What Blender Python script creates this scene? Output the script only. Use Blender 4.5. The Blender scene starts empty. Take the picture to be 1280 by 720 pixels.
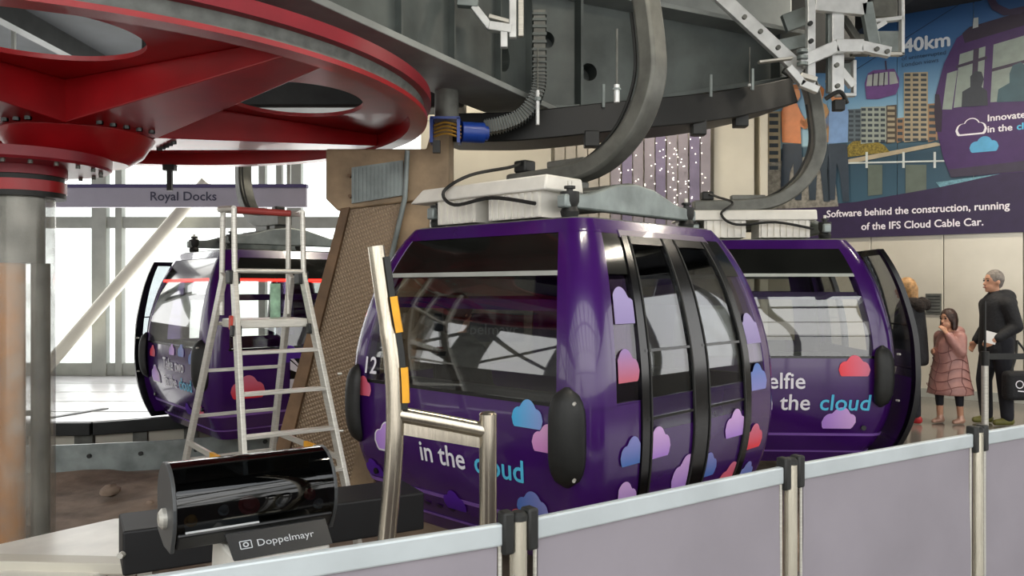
import bpy, bmesh, math, random
from mathutils import Vector, Matrix, Quaternion
random.seed(7)
sc = bpy.context.scene
COL = sc.collection

# ------------------------------------------------------------------ camera, sky, lights, exposure
CAM = Vector((0, 0, 1.55))
cd = bpy.data.cameras.new('camera'); cam = bpy.data.objects.new('camera', cd); COL.objects.link(cam)
cam.location = CAM; cam.rotation_euler = (math.pi/2, 0, 0)
cd.sensor_width = 36; cd.lens = 1000/1280*36; cd.clip_end = 400
sc.camera = cam
sc.view_settings.view_transform = 'Standard'; sc.view_settings.look = 'None'
sc.view_settings.gamma = 1; sc.view_settings.use_curve_mapping = False
sc.view_settings.exposure = 0.02
try:
    sc.cycles.use_denoising = True
    sc.cycles.max_bounces = 10; sc.cycles.transparent_max_bounces = 24
    sc.cycles.diffuse_bounces = 5; sc.cycles.caustics_reflective = False; sc.cycles.caustics_refractive = False
    sc.cycles.sample_clamp_indirect = 4
except Exception: pass
W = bpy.data.worlds.new('overcast_sky'); sc.world = W; W.use_nodes = True
nt = W.node_tree; bg = nt.nodes['Background']
tc = nt.nodes.new('ShaderNodeTexCoord'); sx = nt.nodes.new('ShaderNodeSeparateXYZ')
rmp = nt.nodes.new('ShaderNodeValToRGB'); nt.links.new(tc.outputs['Generated'], sx.inputs[0])
nt.links.new(sx.outputs['Z'], rmp.inputs[0]); nt.links.new(rmp.outputs[0], bg.inputs[0])
rmp.color_ramp.elements[0].color = (1.0, 0.985, 0.96, 1); rmp.color_ramp.elements[1].color = (0.86, 0.93, 1.0, 1)
bg.inputs[1].default_value = 2.6
def area(name, loc, rot, sx_, sy_, power, col=(1, 1, 1)):
    l = bpy.data.lights.new(name, 'AREA'); l.shape = 'RECTANGLE'; l.size = sx_; l.size_y = sy_; l.energy = power; l.color = col
    o = bpy.data.objects.new(name, l); COL.objects.link(o); o.location = loc; o.rotation_euler = rot
    return o
# daylight entering through the big glazed openings of the station (left windows, canopy behind, open right side)
area('daylight_left_windows', (-6.6, 14.1, 2.6), (math.radians(-90), 0, 0), 8, 4.4, 300, (1, .97, .93))
area('daylight_canopy', (1.5, -4.5, 5.6), (math.radians(52), 0, 0), 12, 5, 230, (1, .96, .9))

# ------------------------------------------------------------------ materials
def lin(h):
    h = h.lstrip('#'); r = [int(h[i:i+2], 16)/255 for i in (0, 2, 4)]
    return tuple((c/12.92 if c <= .04045 else ((c+.055)/1.055)**2.4) for c in r)
MATS = {}
def mat(name, col, rough=.5, metal=0.0, var=.12, scale=6, bump=0.0, bscale=60, emit=0, coat=0, col2=None, stretch=None):
    if name in MATS: return MATS[name]
    m = bpy.data.materials.new(name); m.use_nodes = True; n = m.node_tree; b = n.nodes['Principled BSDF']
    c = lin(col) if isinstance(col, str) else col
    b.inputs['Roughness'].default_value = rough; b.inputs['Metallic'].default_value = metal
    if coat: b.inputs['Coat Weight'].default_value = coat; b.inputs['Coat Roughness'].default_value = .04
    t = n.nodes.new('ShaderNodeTexCoord'); mp = n.nodes.new('ShaderNodeMapping'); n.links.new(t.outputs['Object'], mp.inputs[0])
    if stretch: mp.inputs['Scale'].default_value = stretch
    nz = n.nodes.new('ShaderNodeTexNoise'); nz.inputs['Scale'].default_value = scale; nz.inputs['Detail'].default_value = 5
    n.links.new(mp.outputs[0], nz.inputs[0])
    r = n.nodes.new('ShaderNodeValToRGB'); n.links.new(nz.outputs[0], r.inputs[0])
    d = lin(col2) if col2 else tuple(x*(1-2*var) for x in c)
    e = c if col2 else tuple(min(1, x*(1+var)) for x in c)
    r.color_ramp.elements[0].position = .32; r.color_ramp.elements[1].position = .68
    r.color_ramp.elements[0].color = (*d, 1); r.color_ramp.elements[1].color = (*e, 1)
    n.links.new(r.outputs[0], b.inputs['Base Color'])
    if bump:
        nb = n.nodes.new('ShaderNodeTexNoise'); nb.inputs['Scale'].default_value = bscale; n.links.new(mp.outputs[0], nb.inputs[0])
        bp = n.nodes.new('ShaderNodeBump'); bp.inputs['Strength'].default_value = bump; bp.inputs['Distance'].default_value = .02
        n.links.new(nb.outputs[0], bp.inputs['Height']); n.links.new(bp.outputs[0], b.inputs['Normal'])
    if emit:
        b.inputs['Emission Color'].default_value = (*c, 1); b.inputs['Emission Strength'].default_value = emit
    MATS[name] = m; return m
def gradient(name, c1, c2, axis=0, rough=.35):
    if name in MATS: return MATS[name]
    m = bpy.data.materials.new(name); m.use_nodes = True; n = m.node_tree; b = n.nodes['Principled BSDF']
    t = n.nodes.new('ShaderNodeTexCoord'); s = n.nodes.new('ShaderNodeSeparateXYZ'); n.links.new(t.outputs['Generated'], s.inputs[0])
    r = n.nodes.new('ShaderNodeValToRGB'); n.links.new(s.outputs[axis], r.inputs[0])
    r.color_ramp.elements[0].color = (*lin(c1), 1); r.color_ramp.elements[1].color = (*lin(c2), 1)
    n.links.new(r.outputs[0], b.inputs['Base Color']); b.inputs['Roughness'].default_value = rough
    MATS[name] = m; return m
def glass(name, tint=(.6, .62, .62), rough=.02, ior=1.5, refl=1.0):
    if name in MATS: return MATS[name]
    m = bpy.data.materials.new(name); m.use_nodes = True; n = m.node_tree; n.nodes.clear()
    o = n.nodes.new('ShaderNodeOutputMaterial'); mx = n.nodes.new('ShaderNodeMixShader'); f = n.nodes.new('ShaderNodeFresnel')
    tr = n.nodes.new('ShaderNodeBsdfTransparent'); g = n.nodes.new('ShaderNodeBsdfGlossy')
    ge = n.nodes.new('ShaderNodeNewGeometry'); mi = n.nodes.new('ShaderNodeMix'); n.links.new(ge.outputs['Backfacing'], mi.inputs[0]); mi.inputs[2].default_value = ior; mi.inputs[3].default_value = 1/ior; n.links.new(mi.outputs[0], f.inputs[0])   # same reflectance on both sides of a thin pane
    tr.inputs[0].default_value = (*tint, 1); g.inputs['Color'].default_value = (refl, refl, refl, 1)
    g.inputs['Roughness'].default_value = rough
    n.links.new(f.outputs[0], mx.inputs[0]); n.links.new(tr.outputs[0], mx.inputs[1]); n.links.new(g.outputs[0], mx.inputs[2])
    n.links.new(mx.outputs[0], o.inputs[0]); MATS[name] = m; return m
M = dict(
    purple=mat('cabin_purple_paint', '#3d1560', .22, 0, .06, 3, coat=.5),
    purple_dk=mat('cabin_purple_trim', '#2e104c', .3, 0, .06, 3, coat=.3),
    black=mat('black_gloss_frame', '#0b0b0d', .2, 0, .1, 4),
    blackglass=mat('black_glass_panel', '#1b1c1a', .12, 0, .2, 3, coat=.4),
    rubber=mat('black_rubber', '#1d1e1c', .55, 0, .2, 12, bump=.05),
    galv=mat('galvanised_steel', '#8b9492', .45, .35, .16, 5, bump=.03),
    galv_dk=mat('grey_cast_steel', '#6b6c66', .5, .3, .18, 6, bump=.04),
    girder=mat('girder_grey_paint', '#5a615f', .5, .15, .2, 2.2, bump=.03, bscale=30),
    girder_lt=mat('girder_light_paint', '#8d9290', .5, .1, .12, 2.5),
    dark=mat('dark_machine_paint', '#232524', .5, .1, .25, 4),
    red=mat('bullwheel_red_paint', '#a5121a', .38, 0, .12, 2.5, bump=.02, coat=.1),
    red_dk=mat('bullwheel_crimson_flange', '#8a1224', .4, 0, .12, 3),
    liner=mat('grey_rubber_liner', '#6c706c', .6, 0, .15, 14),
    alu=mat('aluminium', '#cfccc2', .35, .4, .08, 12, stretch=(1, 1, 14)),
    alu_w=mat('white_aluminium', '#dcdedd', .35, .3, .08, 8),
    steel=mat('brushed_stainless', '#c8bfae', .24, .95, .08, 10, stretch=(20, 20, 1)),
    white=mat('white_painted_metal', '#e9e6dc', .4, 0, .06, 5),
    cream=mat('cream_wall_panel', '#cfcabb', .5, 0, .05, 1.5),
    wallm=mat('satin_metal_wall', '#d9d3c4', .28, .25, .06, 1.2),
    tan=mat('weathered_tan_steel', '#a1896a', .5, .15, .2, 3.5, bump=.08, bscale=40),
    tan_dk=mat('rusty_tan_flange', '#7d6247', .6, .1, .2, 4, bump=.08),
    dirt=mat('stony_trench_floor', '#a08d7c', .9, 0, .3, 3.0, bump=.6, bscale=9, col2='#6f6052'),
    floorm=mat('grey_resin_floor', '#77716a', .16, 0, .1, 2),
    floorl=mat('pale_platform_boards', '#c4c2c4', .22, 0, .06, 2),
    ceil=mat('dark_ceiling', '#33363a', .8, 0, .15, 1.5),
    winframe=mat('grey_window_steel', '#a9aba4', .5, .1, .08, 3),
    banner=mat('grey_banner_fabric', '#8f8990', .75, 0, .05, 2.5, bump=.08, bscale=5),
    rail=mat('barrier_rail_grey', '#c0c8ca', .4, .2, .05, 5),
    poststeel=mat('barrier_post_satin', '#d5cfbd', .25, .8, .06, 8, stretch=(14, 14, 1)),
    yellow=mat('yellow_tape', '#eda81e', .5, 0, .08, 8),
    orange=mat('orange_pipe_paint', '#d88a2c', .35, 0, .1, 3),
    ink_white=mat('white_lettering', '#f2eef6', .4, 0, .02, 3),
    ink_cyan=mat('cyan_lettering', '#5cc8ee', .4, 0, .03, 3),
    ink_dark=mat('slate_lettering', '#3c3a52', .5, 0, .05, 3),
    led=mat('red_led_strip', '#ff2018', .4, 0, .02, 3, emit=5),
    blue=mat('blue_motor_paint', '#1d3f93', .35, 0, .12, 5),
    brass=mat('yellow_zinc', '#b38a3a', .35, .6, .1, 6),
    seat=mat('grey_seat', '#3a3d42', .55, 0, .15, 5),
    floordk=mat('cabin_floor_rubber', '#2a2b2c', .7, 0, .15, 8),
    skin=mat('skin', '#c99578', .5, 0, .06, 6),
    cloth_blk=mat('black_padded_cloth', '#14151a', .75, 0, .2, 14, bump=.3, bscale=35),
    cloth_navy=mat('dark_navy_trousers', '#191a22', .8, 0, .15, 12, bump=.15, bscale=30),
    pinkcoat=mat('dusty_pink_coat', '#b08078', .42, 0, .12, 7, bump=.15, bscale=20),
    blond=mat('blond_hair', '#b58a58', .5, 0, .25, 26, bump=.3, bscale=70),
    greyhair=mat('grey_hair', '#837b74', .6, 0, .25, 26, bump=.3, bscale=70),
    brownhair=mat('brown_hair', '#3a231b', .5, 0, .3, 26, bump=.3, bscale=70),
    shoe_ol=mat('olive_shoe', '#6d6a32', .6, 0, .15, 10),
    shoe_pk=mat('metallic_rose_shoe', '#c49a86', .35, .3, .1, 10),
    shoe_rd=mat('red_black_shoe', '#b0262b', .55, 0, .35, 18),
    paper=mat('white_paper', '#eceae6', .6, 0, .03, 4),
    eye=mat('dark_eye', '#1a120e', .3, 0, .05, 3),
    lip=mat('lip', '#a5655a', .5, 0, .05, 3),
)
G_win = glass('cabin_glass', (.76, .77, .76), .015, 1.72)
G_door = glass('door_glass', (.66, .68, .70), .015, 1.65)
G_film = glass('printed_film_glass', (.55, .45, .66), .05, 1.55)
G_clear = glass('clear_window_glass', (.93, .96, .95), .0, 1.45)
G_cover = glass('smoked_cover', (.10, .11, .12), .03, 1.55)
cl_cyan = gradient('cloud_cyan', '#3fb4e6', '#8fa4e0', 0); cl_lilac = gradient('cloud_lilac', '#b98be6', '#e0b6ee', 0)
cl_red = gradient('cloud_coral', '#f4343f', '#e07a96', 0); cl_blue = gradient('cloud_steel', '#4a78c4', '#8d8fd0', 0)
cl_deep = gradient('cloud_deep_purple', '#4a1590', '#5a1fa8', 2); cl_pink = gradient('cloud_pink', '#d98fd0', '#e8b0dc', 2)
cl_mr = gradient('cloud_muted_coral', '#c0566a', '#8d6fae', 2); cl_ml = gradient('cloud_muted_lilac', '#8a7ab0', '#a598c8', 2)
CL = dict(m=cl_mr, n=cl_ml, c=cl_cyan, l=cl_lilac, r=cl_red, b=cl_blue, d=cl_deep, p=cl_pink)

# ------------------------------------------------------------------ mesh helpers
def tag(o, label=None, cat=None, group=None, kind=None):
    if label: o['label'] = label
    if cat: o['category'] = cat
    if group: o['group'] = group
    if kind: o['kind'] = kind
    return o
def empty(name, loc=(0, 0, 0), rz=0, parent=None):
    o = bpy.data.objects.new(name, None); COL.objects.link(o); o.location = loc; o.rotation_euler = (0, 0, rz)
    o.empty_display_size = .1
    if parent: o.parent = parent
    return o
def wloc(o):
    v = Vector((0, 0, 0))
    while o: v = v + o.location; o = o.parent
    return v
def frame_of(d):
    d = Vector(d).normalized(); up = Vector((0, 0, 1)) if abs(d.z) < .95 else Vector((1, 0, 0))
    a = d.cross(up).normalized(); return a, a.cross(d).normalized(), d
class MB:
    def __init__(s): s.v = []; s.f = []
    def add(s, vs, fs):
        n = len(s.v); s.v += [Vector(p) for p in vs]; s.f += [tuple(i+n for i in f) for f in fs]; return s
    def box(s, c, size, rz=0, m=None):
        x, y, z = [k/2 for k in size]
        p = [Vector((a, b, d)) for d in (-z, z) for b in (-y, y) for a in (-x, x)]
        R = m if m else Matrix.Rotation(rz, 3, 'Z')
        return s.add([R @ q + Vector(c) for q in p], [(0, 2, 3, 1), (4, 5, 7, 6), (0, 1, 5, 4), (2, 6, 7, 3), (0, 4, 6, 2), (1, 3, 7, 5)])
    def bar(s, p0, p1, w, h, up=(0, 0, 1)):      # rectangular bar between two points
        p0 = Vector(p0); p1 = Vector(p1); d = (p1-p0); L = d.length; d.normalize(); up = Vector(up)
        a = d.cross(up)
        if a.length < 1e-3: a = d.cross(Vector((0, 1, 0)))
        a.normalize(); b = a.cross(d).normalized()
        vs = [p + a*x*w/2 + b*y*h/2 for p in (p0, p1) for x, y in ((-1, -1), (1, -1), (1, 1), (-1, 1))]
        return s.add(vs, [(3, 2, 1, 0), (4, 5, 6, 7), (0, 1, 5, 4), (1, 2, 6, 5), (2, 3, 7, 6), (3, 0, 4, 7)])
    def cyl(s, p0, p1, r0, r1=None, n=16, caps=True):
        if r1 is None: r1 = r0
        p0 = Vector(p0); p1 = Vector(p1); a, b, d = frame_of(p1-p0); vs = []
        for p, r in ((p0, r0), (p1, r1)):
            vs += [p + (a*math.cos(2*math.pi*i/n) + b*math.sin(2*math.pi*i/n))*r for i in range(n)]
        fs = [(i, (i+1) % n, n+(i+1) % n, n+i) for i in range(n)]
        if caps: fs += [tuple(range(n-1, -1, -1)), tuple(range(n, 2*n))]
        return s.add(vs, fs)
    def tube(s, pts, r, n=12, closed=False, flat=None):   # round tube, or rectangular sweep when flat=(w,h)
        pts = [Vector(p) for p in pts]; N = len(pts); ref = None; base = len(s.v); vs = []; fs = []
        for i, p in enumerate(pts):
            if closed: d = (pts[(i+1) % N]-pts[i-1])
            else: d = (pts[min(i+1, N-1)]-pts[max(i-1, 0)])
            d.normalize()
            if ref is None: a, b, _ = frame_of(d)
            else:
                a = ref - d*ref.dot(d); a.normalize(); b = a.cross(d).normalized()
            ref = a
            rr = r[i] if isinstance(r, (list, tuple)) else r
            if flat:
                vs += [p + a*x*flat[0]/2 + b*y*flat[1]/2 for x, y in ((-1, -1), (1, -1), (1, 1), (-1, 1))]
            else:
                vs += [p + (a*math.cos(2*math.pi*k/n) + b*math.sin(2*math.pi*k/n))*rr for k in range(n)]
        q = 4 if flat else n
        for i in range(N if closed else N-1):
            j = (i+1) % N
            fs += [(i*q+k, i*q+(k+1) % q, j*q+(k+1) % q, j*q+k) for k in range(q)]
        if not closed: fs += [tuple(range(q-1, -1, -1)), tuple(range((N-1)*q, N*q))]
        return s.add(vs, fs)
    def lathe(s, prof, c=(0, 0, 0), n=48, caps=False, axis=None):
        c = Vector(c); vs = []; m = len(prof)
        a, b, d = (Vector((1, 0, 0)), Vector((0, 1, 0)), Vector((0, 0, 1))) if axis is None else frame_of(axis)
        for i in range(n):
            t = 2*math.pi*i/n; rad = a*math.cos(t)+b*math.sin(t)
            vs += [c + rad*r + d*z for r, z in prof]
        fs = [(i*m+k, ((i+1) % n)*m+k, ((i+1) % n)*m+k+1, i*m+k+1) for i in range(n) for k in range(m-1)]
        if caps: fs += [tuple(i*m for i in range(n-1, -1, -1)), tuple(i*m+m-1 for i in range(n))]
        return s.add(vs, fs)
    def prism(s, poly, vec):                      # planar polygon extruded along vec
        vec = Vector(vec); n = len(poly); vs = [Vector(p) for p in poly]; vs += [p+vec for p in vs]
        return s.add(vs, [tuple(range(n-1, -1, -1)), tuple(range(n, 2*n))] + [(i, (i+1) % n, n+(i+1) % n, n+i) for i in range(n)])
    def ball(s, c, r, n=12, sc_=(1, 1, 1), R=None):
        c = Vector(c); m = n//2+1; vs = []; fs = []
        for i in range(m):
            t = math.pi*i/(m-1)
            for k in range(n):
                p = 2*math.pi*k/n
                q = Vector((math.sin(t)*math.cos(p)*sc_[0], math.sin(t)*math.sin(p)*sc_[1], math.cos(t)*sc_[2]))*r
                if R: q = R @ q
                vs.append(c+q)
        for i in range(m-1):
            for k in range(n): fs.append((i*n+k, (i+1)*n+k, (i+1)*n+(k+1) % n, i*n+(k+1) % n))
        return s.add(vs, fs)
    def capsule(s, p0, p1, r0, r1, n=12):
        s.cyl(p0, p1, r0, r1, n); s.ball(p0, r0, n); s.ball(p1, r1, n); return s
    def build(s, name, m, parent=None, smooth=35, bevel=0, local=False, seg=2):
        me = bpy.data.meshes.new(name)
        off = wloc(parent) if (parent and not local) else Vector((0, 0, 0))
        me.from_pydata([tuple(p-off) for p in s.v], [], s.f); me.validate(); me.update()
        bm = bmesh.new(); bm.from_mesh(me); bmesh.ops.remove_doubles(bm, verts=bm.verts, dist=1e-5)
        bmesh.ops.recalc_face_normals(bm, faces=bm.faces); bm.to_mesh(me); bm.free()
        me.materials.append(M[m] if isinstance(m, str) else m)
        o = bpy.data.objects.new(name, me); COL.objects.link(o)
        if parent: o.parent = parent
        if smooth:
            me.polygons.foreach_set('use_smooth', [True]*len(me.polygons)); me.set_sharp_from_angle(angle=math.radians(smooth))
        if bevel:
            b = o.modifiers.new('bevel', 'BEVEL'); b.width = bevel; b.segments = seg; b.limit_method = 'ANGLE'; b.angle_limit = math.radians(40)
        return o
def bake(o):                                      # apply the modifiers into a plain mesh
    dg = bpy.context.evaluated_depsgraph_get(); me = bpy.data.meshes.new_from_object(o.evaluated_get(dg))
    old = o.data; o.modifiers.clear(); o.data = me; me.name = o.name
    return o
def spline(pts, n=8):                             # Catmull-Rom through the points
    P = [Vector(p) for p in pts]; out = []
    for i in range(len(P)-1):
        a = P[max(i-1, 0)]; b = P[i]; c = P[i+1]; d = P[min(i+2, len(P)-1)]
        for k in range(n):
            t = k/n; out.append(.5*((2*b)+(c-a)*t+(2*a-5*b+4*c-d)*t*t+(3*b-a-3*c+d)*t**3))
    out.append(P[-1]); return out
def fromcam(u, v, Y):                             # a world point at depth Y, used to read measurements off the photograph
    return Vector(((u-640)/1000*Y, Y, 1.55-(v-360)/1000*Y))
def text2d(body, size=1.0):
    c = bpy.data.curves.new('t', 'FONT'); c.body = body; c.size = size; c.resolution_u = 3
    o = bpy.data.objects.new('t', c); COL.objects.link(o); dg = bpy.context.evaluated_depsgraph_get(); dg.update()
    me = o.evaluated_get(dg).to_mesh()
    vs = [(p.co.x, p.co.y) for p in me.vertices]; fs = [tuple(p.vertices) for p in me.polygons]
    o.evaluated_get(dg).to_mesh_clear(); bpy.data.objects.remove(o); bpy.data.curves.remove(c)
    return vs, fs
def text_on(name, body, size, org, ex, ey, m, parent, local=False, wide=1.0, bold=0):
    vs, fs = text2d(body, size); org = Vector(org); ex = Vector(ex); ey = Vector(ey); mb = MB()
    nrm = ex.cross(ey).normalized()
    offs = [(0, 0)] + ([(bold, 0), (-bold, 0), (0, bold), (0, -bold)] if bold else [])
    for k, (bx, by) in enumerate(offs):
        mb.add([org+ex*(x*wide+bx)+ey*(y+by)+nrm*(.0003*k) for x, y in vs], fs)
    w = max((x for x, y in vs), default=0)*wide
    return tag(mb.build(name, m, parent, smooth=0, local=local), kind='stuff'), w

# ------------------------------------------------------------------ the setting: floors, trench, walls, ceiling
TR = -.36
EDGE = [(-9, 2.55), (-2.2, 3.05), (-.2, 3.55), (.9, 3.75), (1.7, 4.5), (2.35, 5.7), (3.0, 6.7), (3.66, 7.3), (3.72, 9.3), (3.72, 13.2)]
fl = MB(); poly = [(x, y, -.22) for x, y in EDGE] + [(12, 13.2, -.22), (12, -9, -.22), (-9, -9, -.22)]
fl.prism(poly, (0, 0, .22)); floor = tag(fl.build('floor', 'floorm', smooth=0), 'glossy grey resin platform floor', kind='structure')
tr = MB()
nx, ny = 60, 60
hgt = lambda x, y: TR + .035*math.sin(x*2.1+y)*math.sin(y*1.7-x*.6) + .02*math.sin(x*6.3)*math.sin(y*5.1) + random.uniform(-.012, .012)
vs = [(-10+i*14/nx, 2.5+j*11/ny, hgt(-10+i*14/nx, 2.5+j*11/ny)) for j in range(ny+1) for i in range(nx+1)]
tr.add(vs, [(j*(nx+1)+i, j*(nx+1)+i+1, (j+1)*(nx+1)+i+1, (j+1)*(nx+1)+i) for j in range(ny) for i in range(nx)])
tag(tr.build('floor_trench', 'dirt', smooth=60), 'rough brown stony ground of the sunken turnaround pit', kind='structure')
for i in range(14):                                # loose stones on the pit floor
    x = random.uniform(-4.2, -2.0); y = random.uniform(5.2, 7.4); r = random.uniform(.03, .09)
    b = MB().ball((x, y, TR+.02+r*.3), r, 10, (1, random.uniform(.7, 1.2), .6))
    for p in b.v: p += Vector((random.uniform(-1, 1), random.uniform(-1, 1), random.uniform(-1, 1)))*r*.12
    tag(b.build('stone', 'dirt', smooth=50), 'brown stone lying loose on the pit floor', 'stone', 'loose stones on the pit floor')

# far platform on the left with its dark edging and pale fascia
fp = MB(); fpe = [(-11, 9.15), (-4.9, 9.35), (-3.9, 9.9), (-3.3, 10.9), (-1.2, 12.0)]
fp.prism([(x, y, -.06) for x, y in fpe] + [(-1.2, 15, -.06), (-11, 15, -.06)], (0, 0, .05))
ffar = tag(fp.build('floor_far', 'floorl', smooth=0), 'pale shiny platform floor under the tall windows', kind='structure')
for k, y in enumerate((10.1, 11.0, 12.0, 13.1)):   # board joints
    MB().box((-7.6, y, -.0085), (6.4 if y < 11 else 8.2, .02, .005)).build('joint_strip', 'winframe', ffar, smooth=0)
MB().bar((-5.55, 9.6, -.006), (-5.25, 10.35, -.006), .09, .01).build('tread_strip', 'dark', ffar, smooth=0)
MB().tube(spline([(-6.1, 9.55, .02), (-5.8, 9.6, .05), (-5.62, 9.7, .02)], 5), .035).build('floor_ring', 'dark', ffar)
e = MB()
for a, b in zip(fpe, fpe[1:]): e.bar((*a, -.09), (*b, -.09), .16, .15)
tag(e.build('trim_1', 'dark', smooth=0, bevel=.01), 'black rubber edge strip of the far platform', kind='structure')
fas = empty('trim_2', (-5, 9.5, TR)); tag(fas, 'pale fascia panels below the far platform edge', kind='structure')
for a, b in zip(fpe, fpe[1:]):
    A = Vector((*a, 0)); B = Vector((*b, 0)); n = max(1, round((B-A).length/.75))
    for k in range(n):
        p = A.lerp(B, k/n) + Vector((0, .06, -.27)); q = A.lerp(B, (k+.72)/n) + Vector((0, .06, -.27))
        MB().bar(p, q, .03, .2).build('fascia_panel', 'cream', fas, smooth=0)
        q2 = A.lerp(B, (k+.99)/n) + Vector((0, .03, -.27))
        MB().bar(q+Vector((0, -.03, 0)), q2, .06, .22).build('bracket_plate', 'galv_dk', fas, smooth=0)
ch = MB(); cpts = spline([(-8, 8.0, -.21), (-5.2, 8.15, -.21), (-4.2, 8.3, -.21), (-3.2, 8.75, -.22), (-2.0, 9.9, -.22)], 10)
ch.tube(cpts, .1, flat=(.03, .3))
co = tag(ch.build('guide_channel', 'galv', smooth=40), 'curved galvanised guide channel along the pit below the far platform', 'guide channel')
for p in cpts[8:36:5]: MB().cyl(p+Vector((.02, -.03, .03)), p+Vector((.02, .0, .03)), .022, n=10).build('bolt', 'dark', co)

# walls and glazing
gl = empty('wall_left', (-6, 14.3, 0)); tag(gl, 'tall white glazed wall with steel mullions', kind='structure')
xs = [-11.0, -9.4, -7.35, -7.0, -4.45, -4.15, -3.88, -2.6, -1.3]; xw = [.2, .2, .26, .12, .12, .1, .26, .2, .2]
for i, x in enumerate(xs): MB().box((x, 14.3, 2.6), (xw[i], .16, 5.3)).build('mullion', 'winframe', gl, smooth=0, bevel=.01)
for z, h in ((.1, .22), (2.72, .2), (5.1, .2)): MB().box((-6.15, 14.33, z), (9.9, .14, h)).build('transom', 'winframe', gl, smooth=0, bevel=.01)
for i, (a, b) in enumerate(zip(xs, xs[1:])):
    for z0, z1 in ((.2, 2.64), (2.82, 5.0)):
        MB().box(((a+b)/2, 14.34, (z0+z1)/2), (b-a-.16, .012, z1-z0)).build('glass_pane', G_clear, gl, smooth=0)
br = MB().cyl((-8.25, 13.9, -.02), (-5.3, 13.9, 3.4), .11, n=20); tag(br.build('diagonal_brace', 'cream'), 'pale round diagonal steel brace in front of the windows', 'brace')
sg = empty('station_sign', (-5.5, 12.2, 2.78)); tag(sg, 'long lilac grey overhead sign beam reading Royal Docks', 'sign')
MB().box((-5.5, 12.2, 2.93), (4.75, .1, .3)).build('sign_panel', mat('lilac_sign_face', '#a9a4b4', .45, 0, .04, 2), sg, smooth=0, bevel=.01)
MB().box((-5.5, 12.19, 3.1), (4.77, .13, .05)).build('top_trim', mat('violet_trim', '#4a3f70', .5, 0, .05, 2), sg, smooth=0)
text_on('lettering', 'Royal Docks', .19, (-5.5, 12.14, 2.88), (1, 0, 0), (0, 0, 1), 'ink_dark', sg, wide=1.05, bold=.003)
for x in (-7.6, -3.4): MB().box((x, 12.2, 4.3), (.05, .05, 2.4)).build('hanger_rod', 'winframe', sg, smooth=0)

wb = MB().box((-.35, 10.9, 2.6), (1.75, .3, 6.0)); wbo = tag(wb.build('wall_back', 'cream', smooth=0), 'cream wall behind the middle gondola', kind='structure')
for z in (1.2, 2.5, 3.8): MB().box((-.35, 10.745, z), (1.74, .008, .012)).build('panel_joint', 'winframe', wbo, smooth=0)
s2 = empty('wall_sign', (.42, 10.7, 3.5)); tag(s2, 'small blue sign on the cream wall under the girder', 'sign')
MB().box((.42, 10.72, 3.58), (.36, .03, .1)).build('sign_plate', mat('blue_sign', '#4f7fae', .4, 0, .05, 3), s2, smooth=0)
text_on('lettering', 'Way out', .075, (.29, 10.70, 3.555), (1, 0, 0), (0, 0, 1), 'ink_white', s2)
wr = MB().box((1.7, 13.0, 2.6), (6, .2, 6.0)); tag(wr.build('wall_rear', 'cream', smooth=0), 'pale rear wall behind the light curtain', kind='structure')
ce = MB().box((.5, 7.4, 5.6), (23, 15.4, .2)); tag(ce.build('ceiling', 'ceil', smooth=0), 'dark station ceiling above the machinery', kind='structure')
cb = [MB().box((x, 7.4, 5.35), (.18, 15.2, .3)).build('ceiling_beam', 'dark', bpy.data.objects['ceiling'], smooth=0) for x in range(-9, 11, 2)]

def unseen_ceiling_lamp(x, y, power, label, rz=0, col=(1, .9, .74)):  # lamps out of view, added to brighten the walls, queue and machinery
    o = empty('unseen_ceiling_lamp', (x, y, 5.42), rz); tag(o, label, 'lamp', 'unseen ceiling lamps')
    MB().box((0, 0, .05), (1.5, .34, .06)).build('housing', 'white', o, local=True, bevel=.01); MB().box((0, 0, .014), (1.4, .26, .012)).build('diffuser', mat('unseen_lamp_diffuser', '#fff1dc', .5, 0, .01, 2, emit=3), o, local=True)
    l = bpy.data.lights.new('unseen_ceiling_lamp_light', 'AREA'); l.shape = 'RECTANGLE'; l.size = 1.4; l.size_y = .26; l.energy = power; l.color = col
    lo = bpy.data.objects.new('unseen_ceiling_lamp_light', l); COL.objects.link(lo); lo.parent = o; lo.location = (0, 0, -.01)
unseen_ceiling_lamp(5.0, 8.4, 150, 'unseen long ceiling lamp above the queue', -.6); unseen_ceiling_lamp(6.8, 7.2, 110, 'unseen long ceiling lamp over the platform right of the queue', -.6)
unseen_ceiling_lamp(1.6, 11.0, 90, 'unseen lamp added in front of the light curtain for fill light'); unseen_ceiling_lamp(-.6, 9.3, 130, 'unseen lamp added before the cream wall for fill light')
unseen_ceiling_lamp(1.2, 4.0, 90, 'unseen lamp added over the barrier row for fill light', .5)

# curved canopy ribs behind the viewer (they show as reflections in the cabin glass)
cn = empty('trim_3', (0, -5, 0)); tag(cn, 'curved ribs and purlins of the glazed canopy at the open station end', kind='structure')
for i in range(10):
    x = -10+i*2.0
    pts = spline([(x, -.4, 5.55), (x+.6, -3, 5.7), (x+1.6, -6, 4.9), (x+2.2, -8.2, 2.6), (x+2.3, -8.8, 0)], 6)
    MB().tube(pts, .1, flat=(.2, .24)).build('canopy_rib', 'winframe', cn)
for k, (y, z) in enumerate(((-2.4, 5.75), (-5.2, 5.35), (-7.6, 3.6))):
    MB().cyl((-10, y, z), (11, y, z), .08, n=10).build('canopy_purlin', 'winframe', cn)
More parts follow.
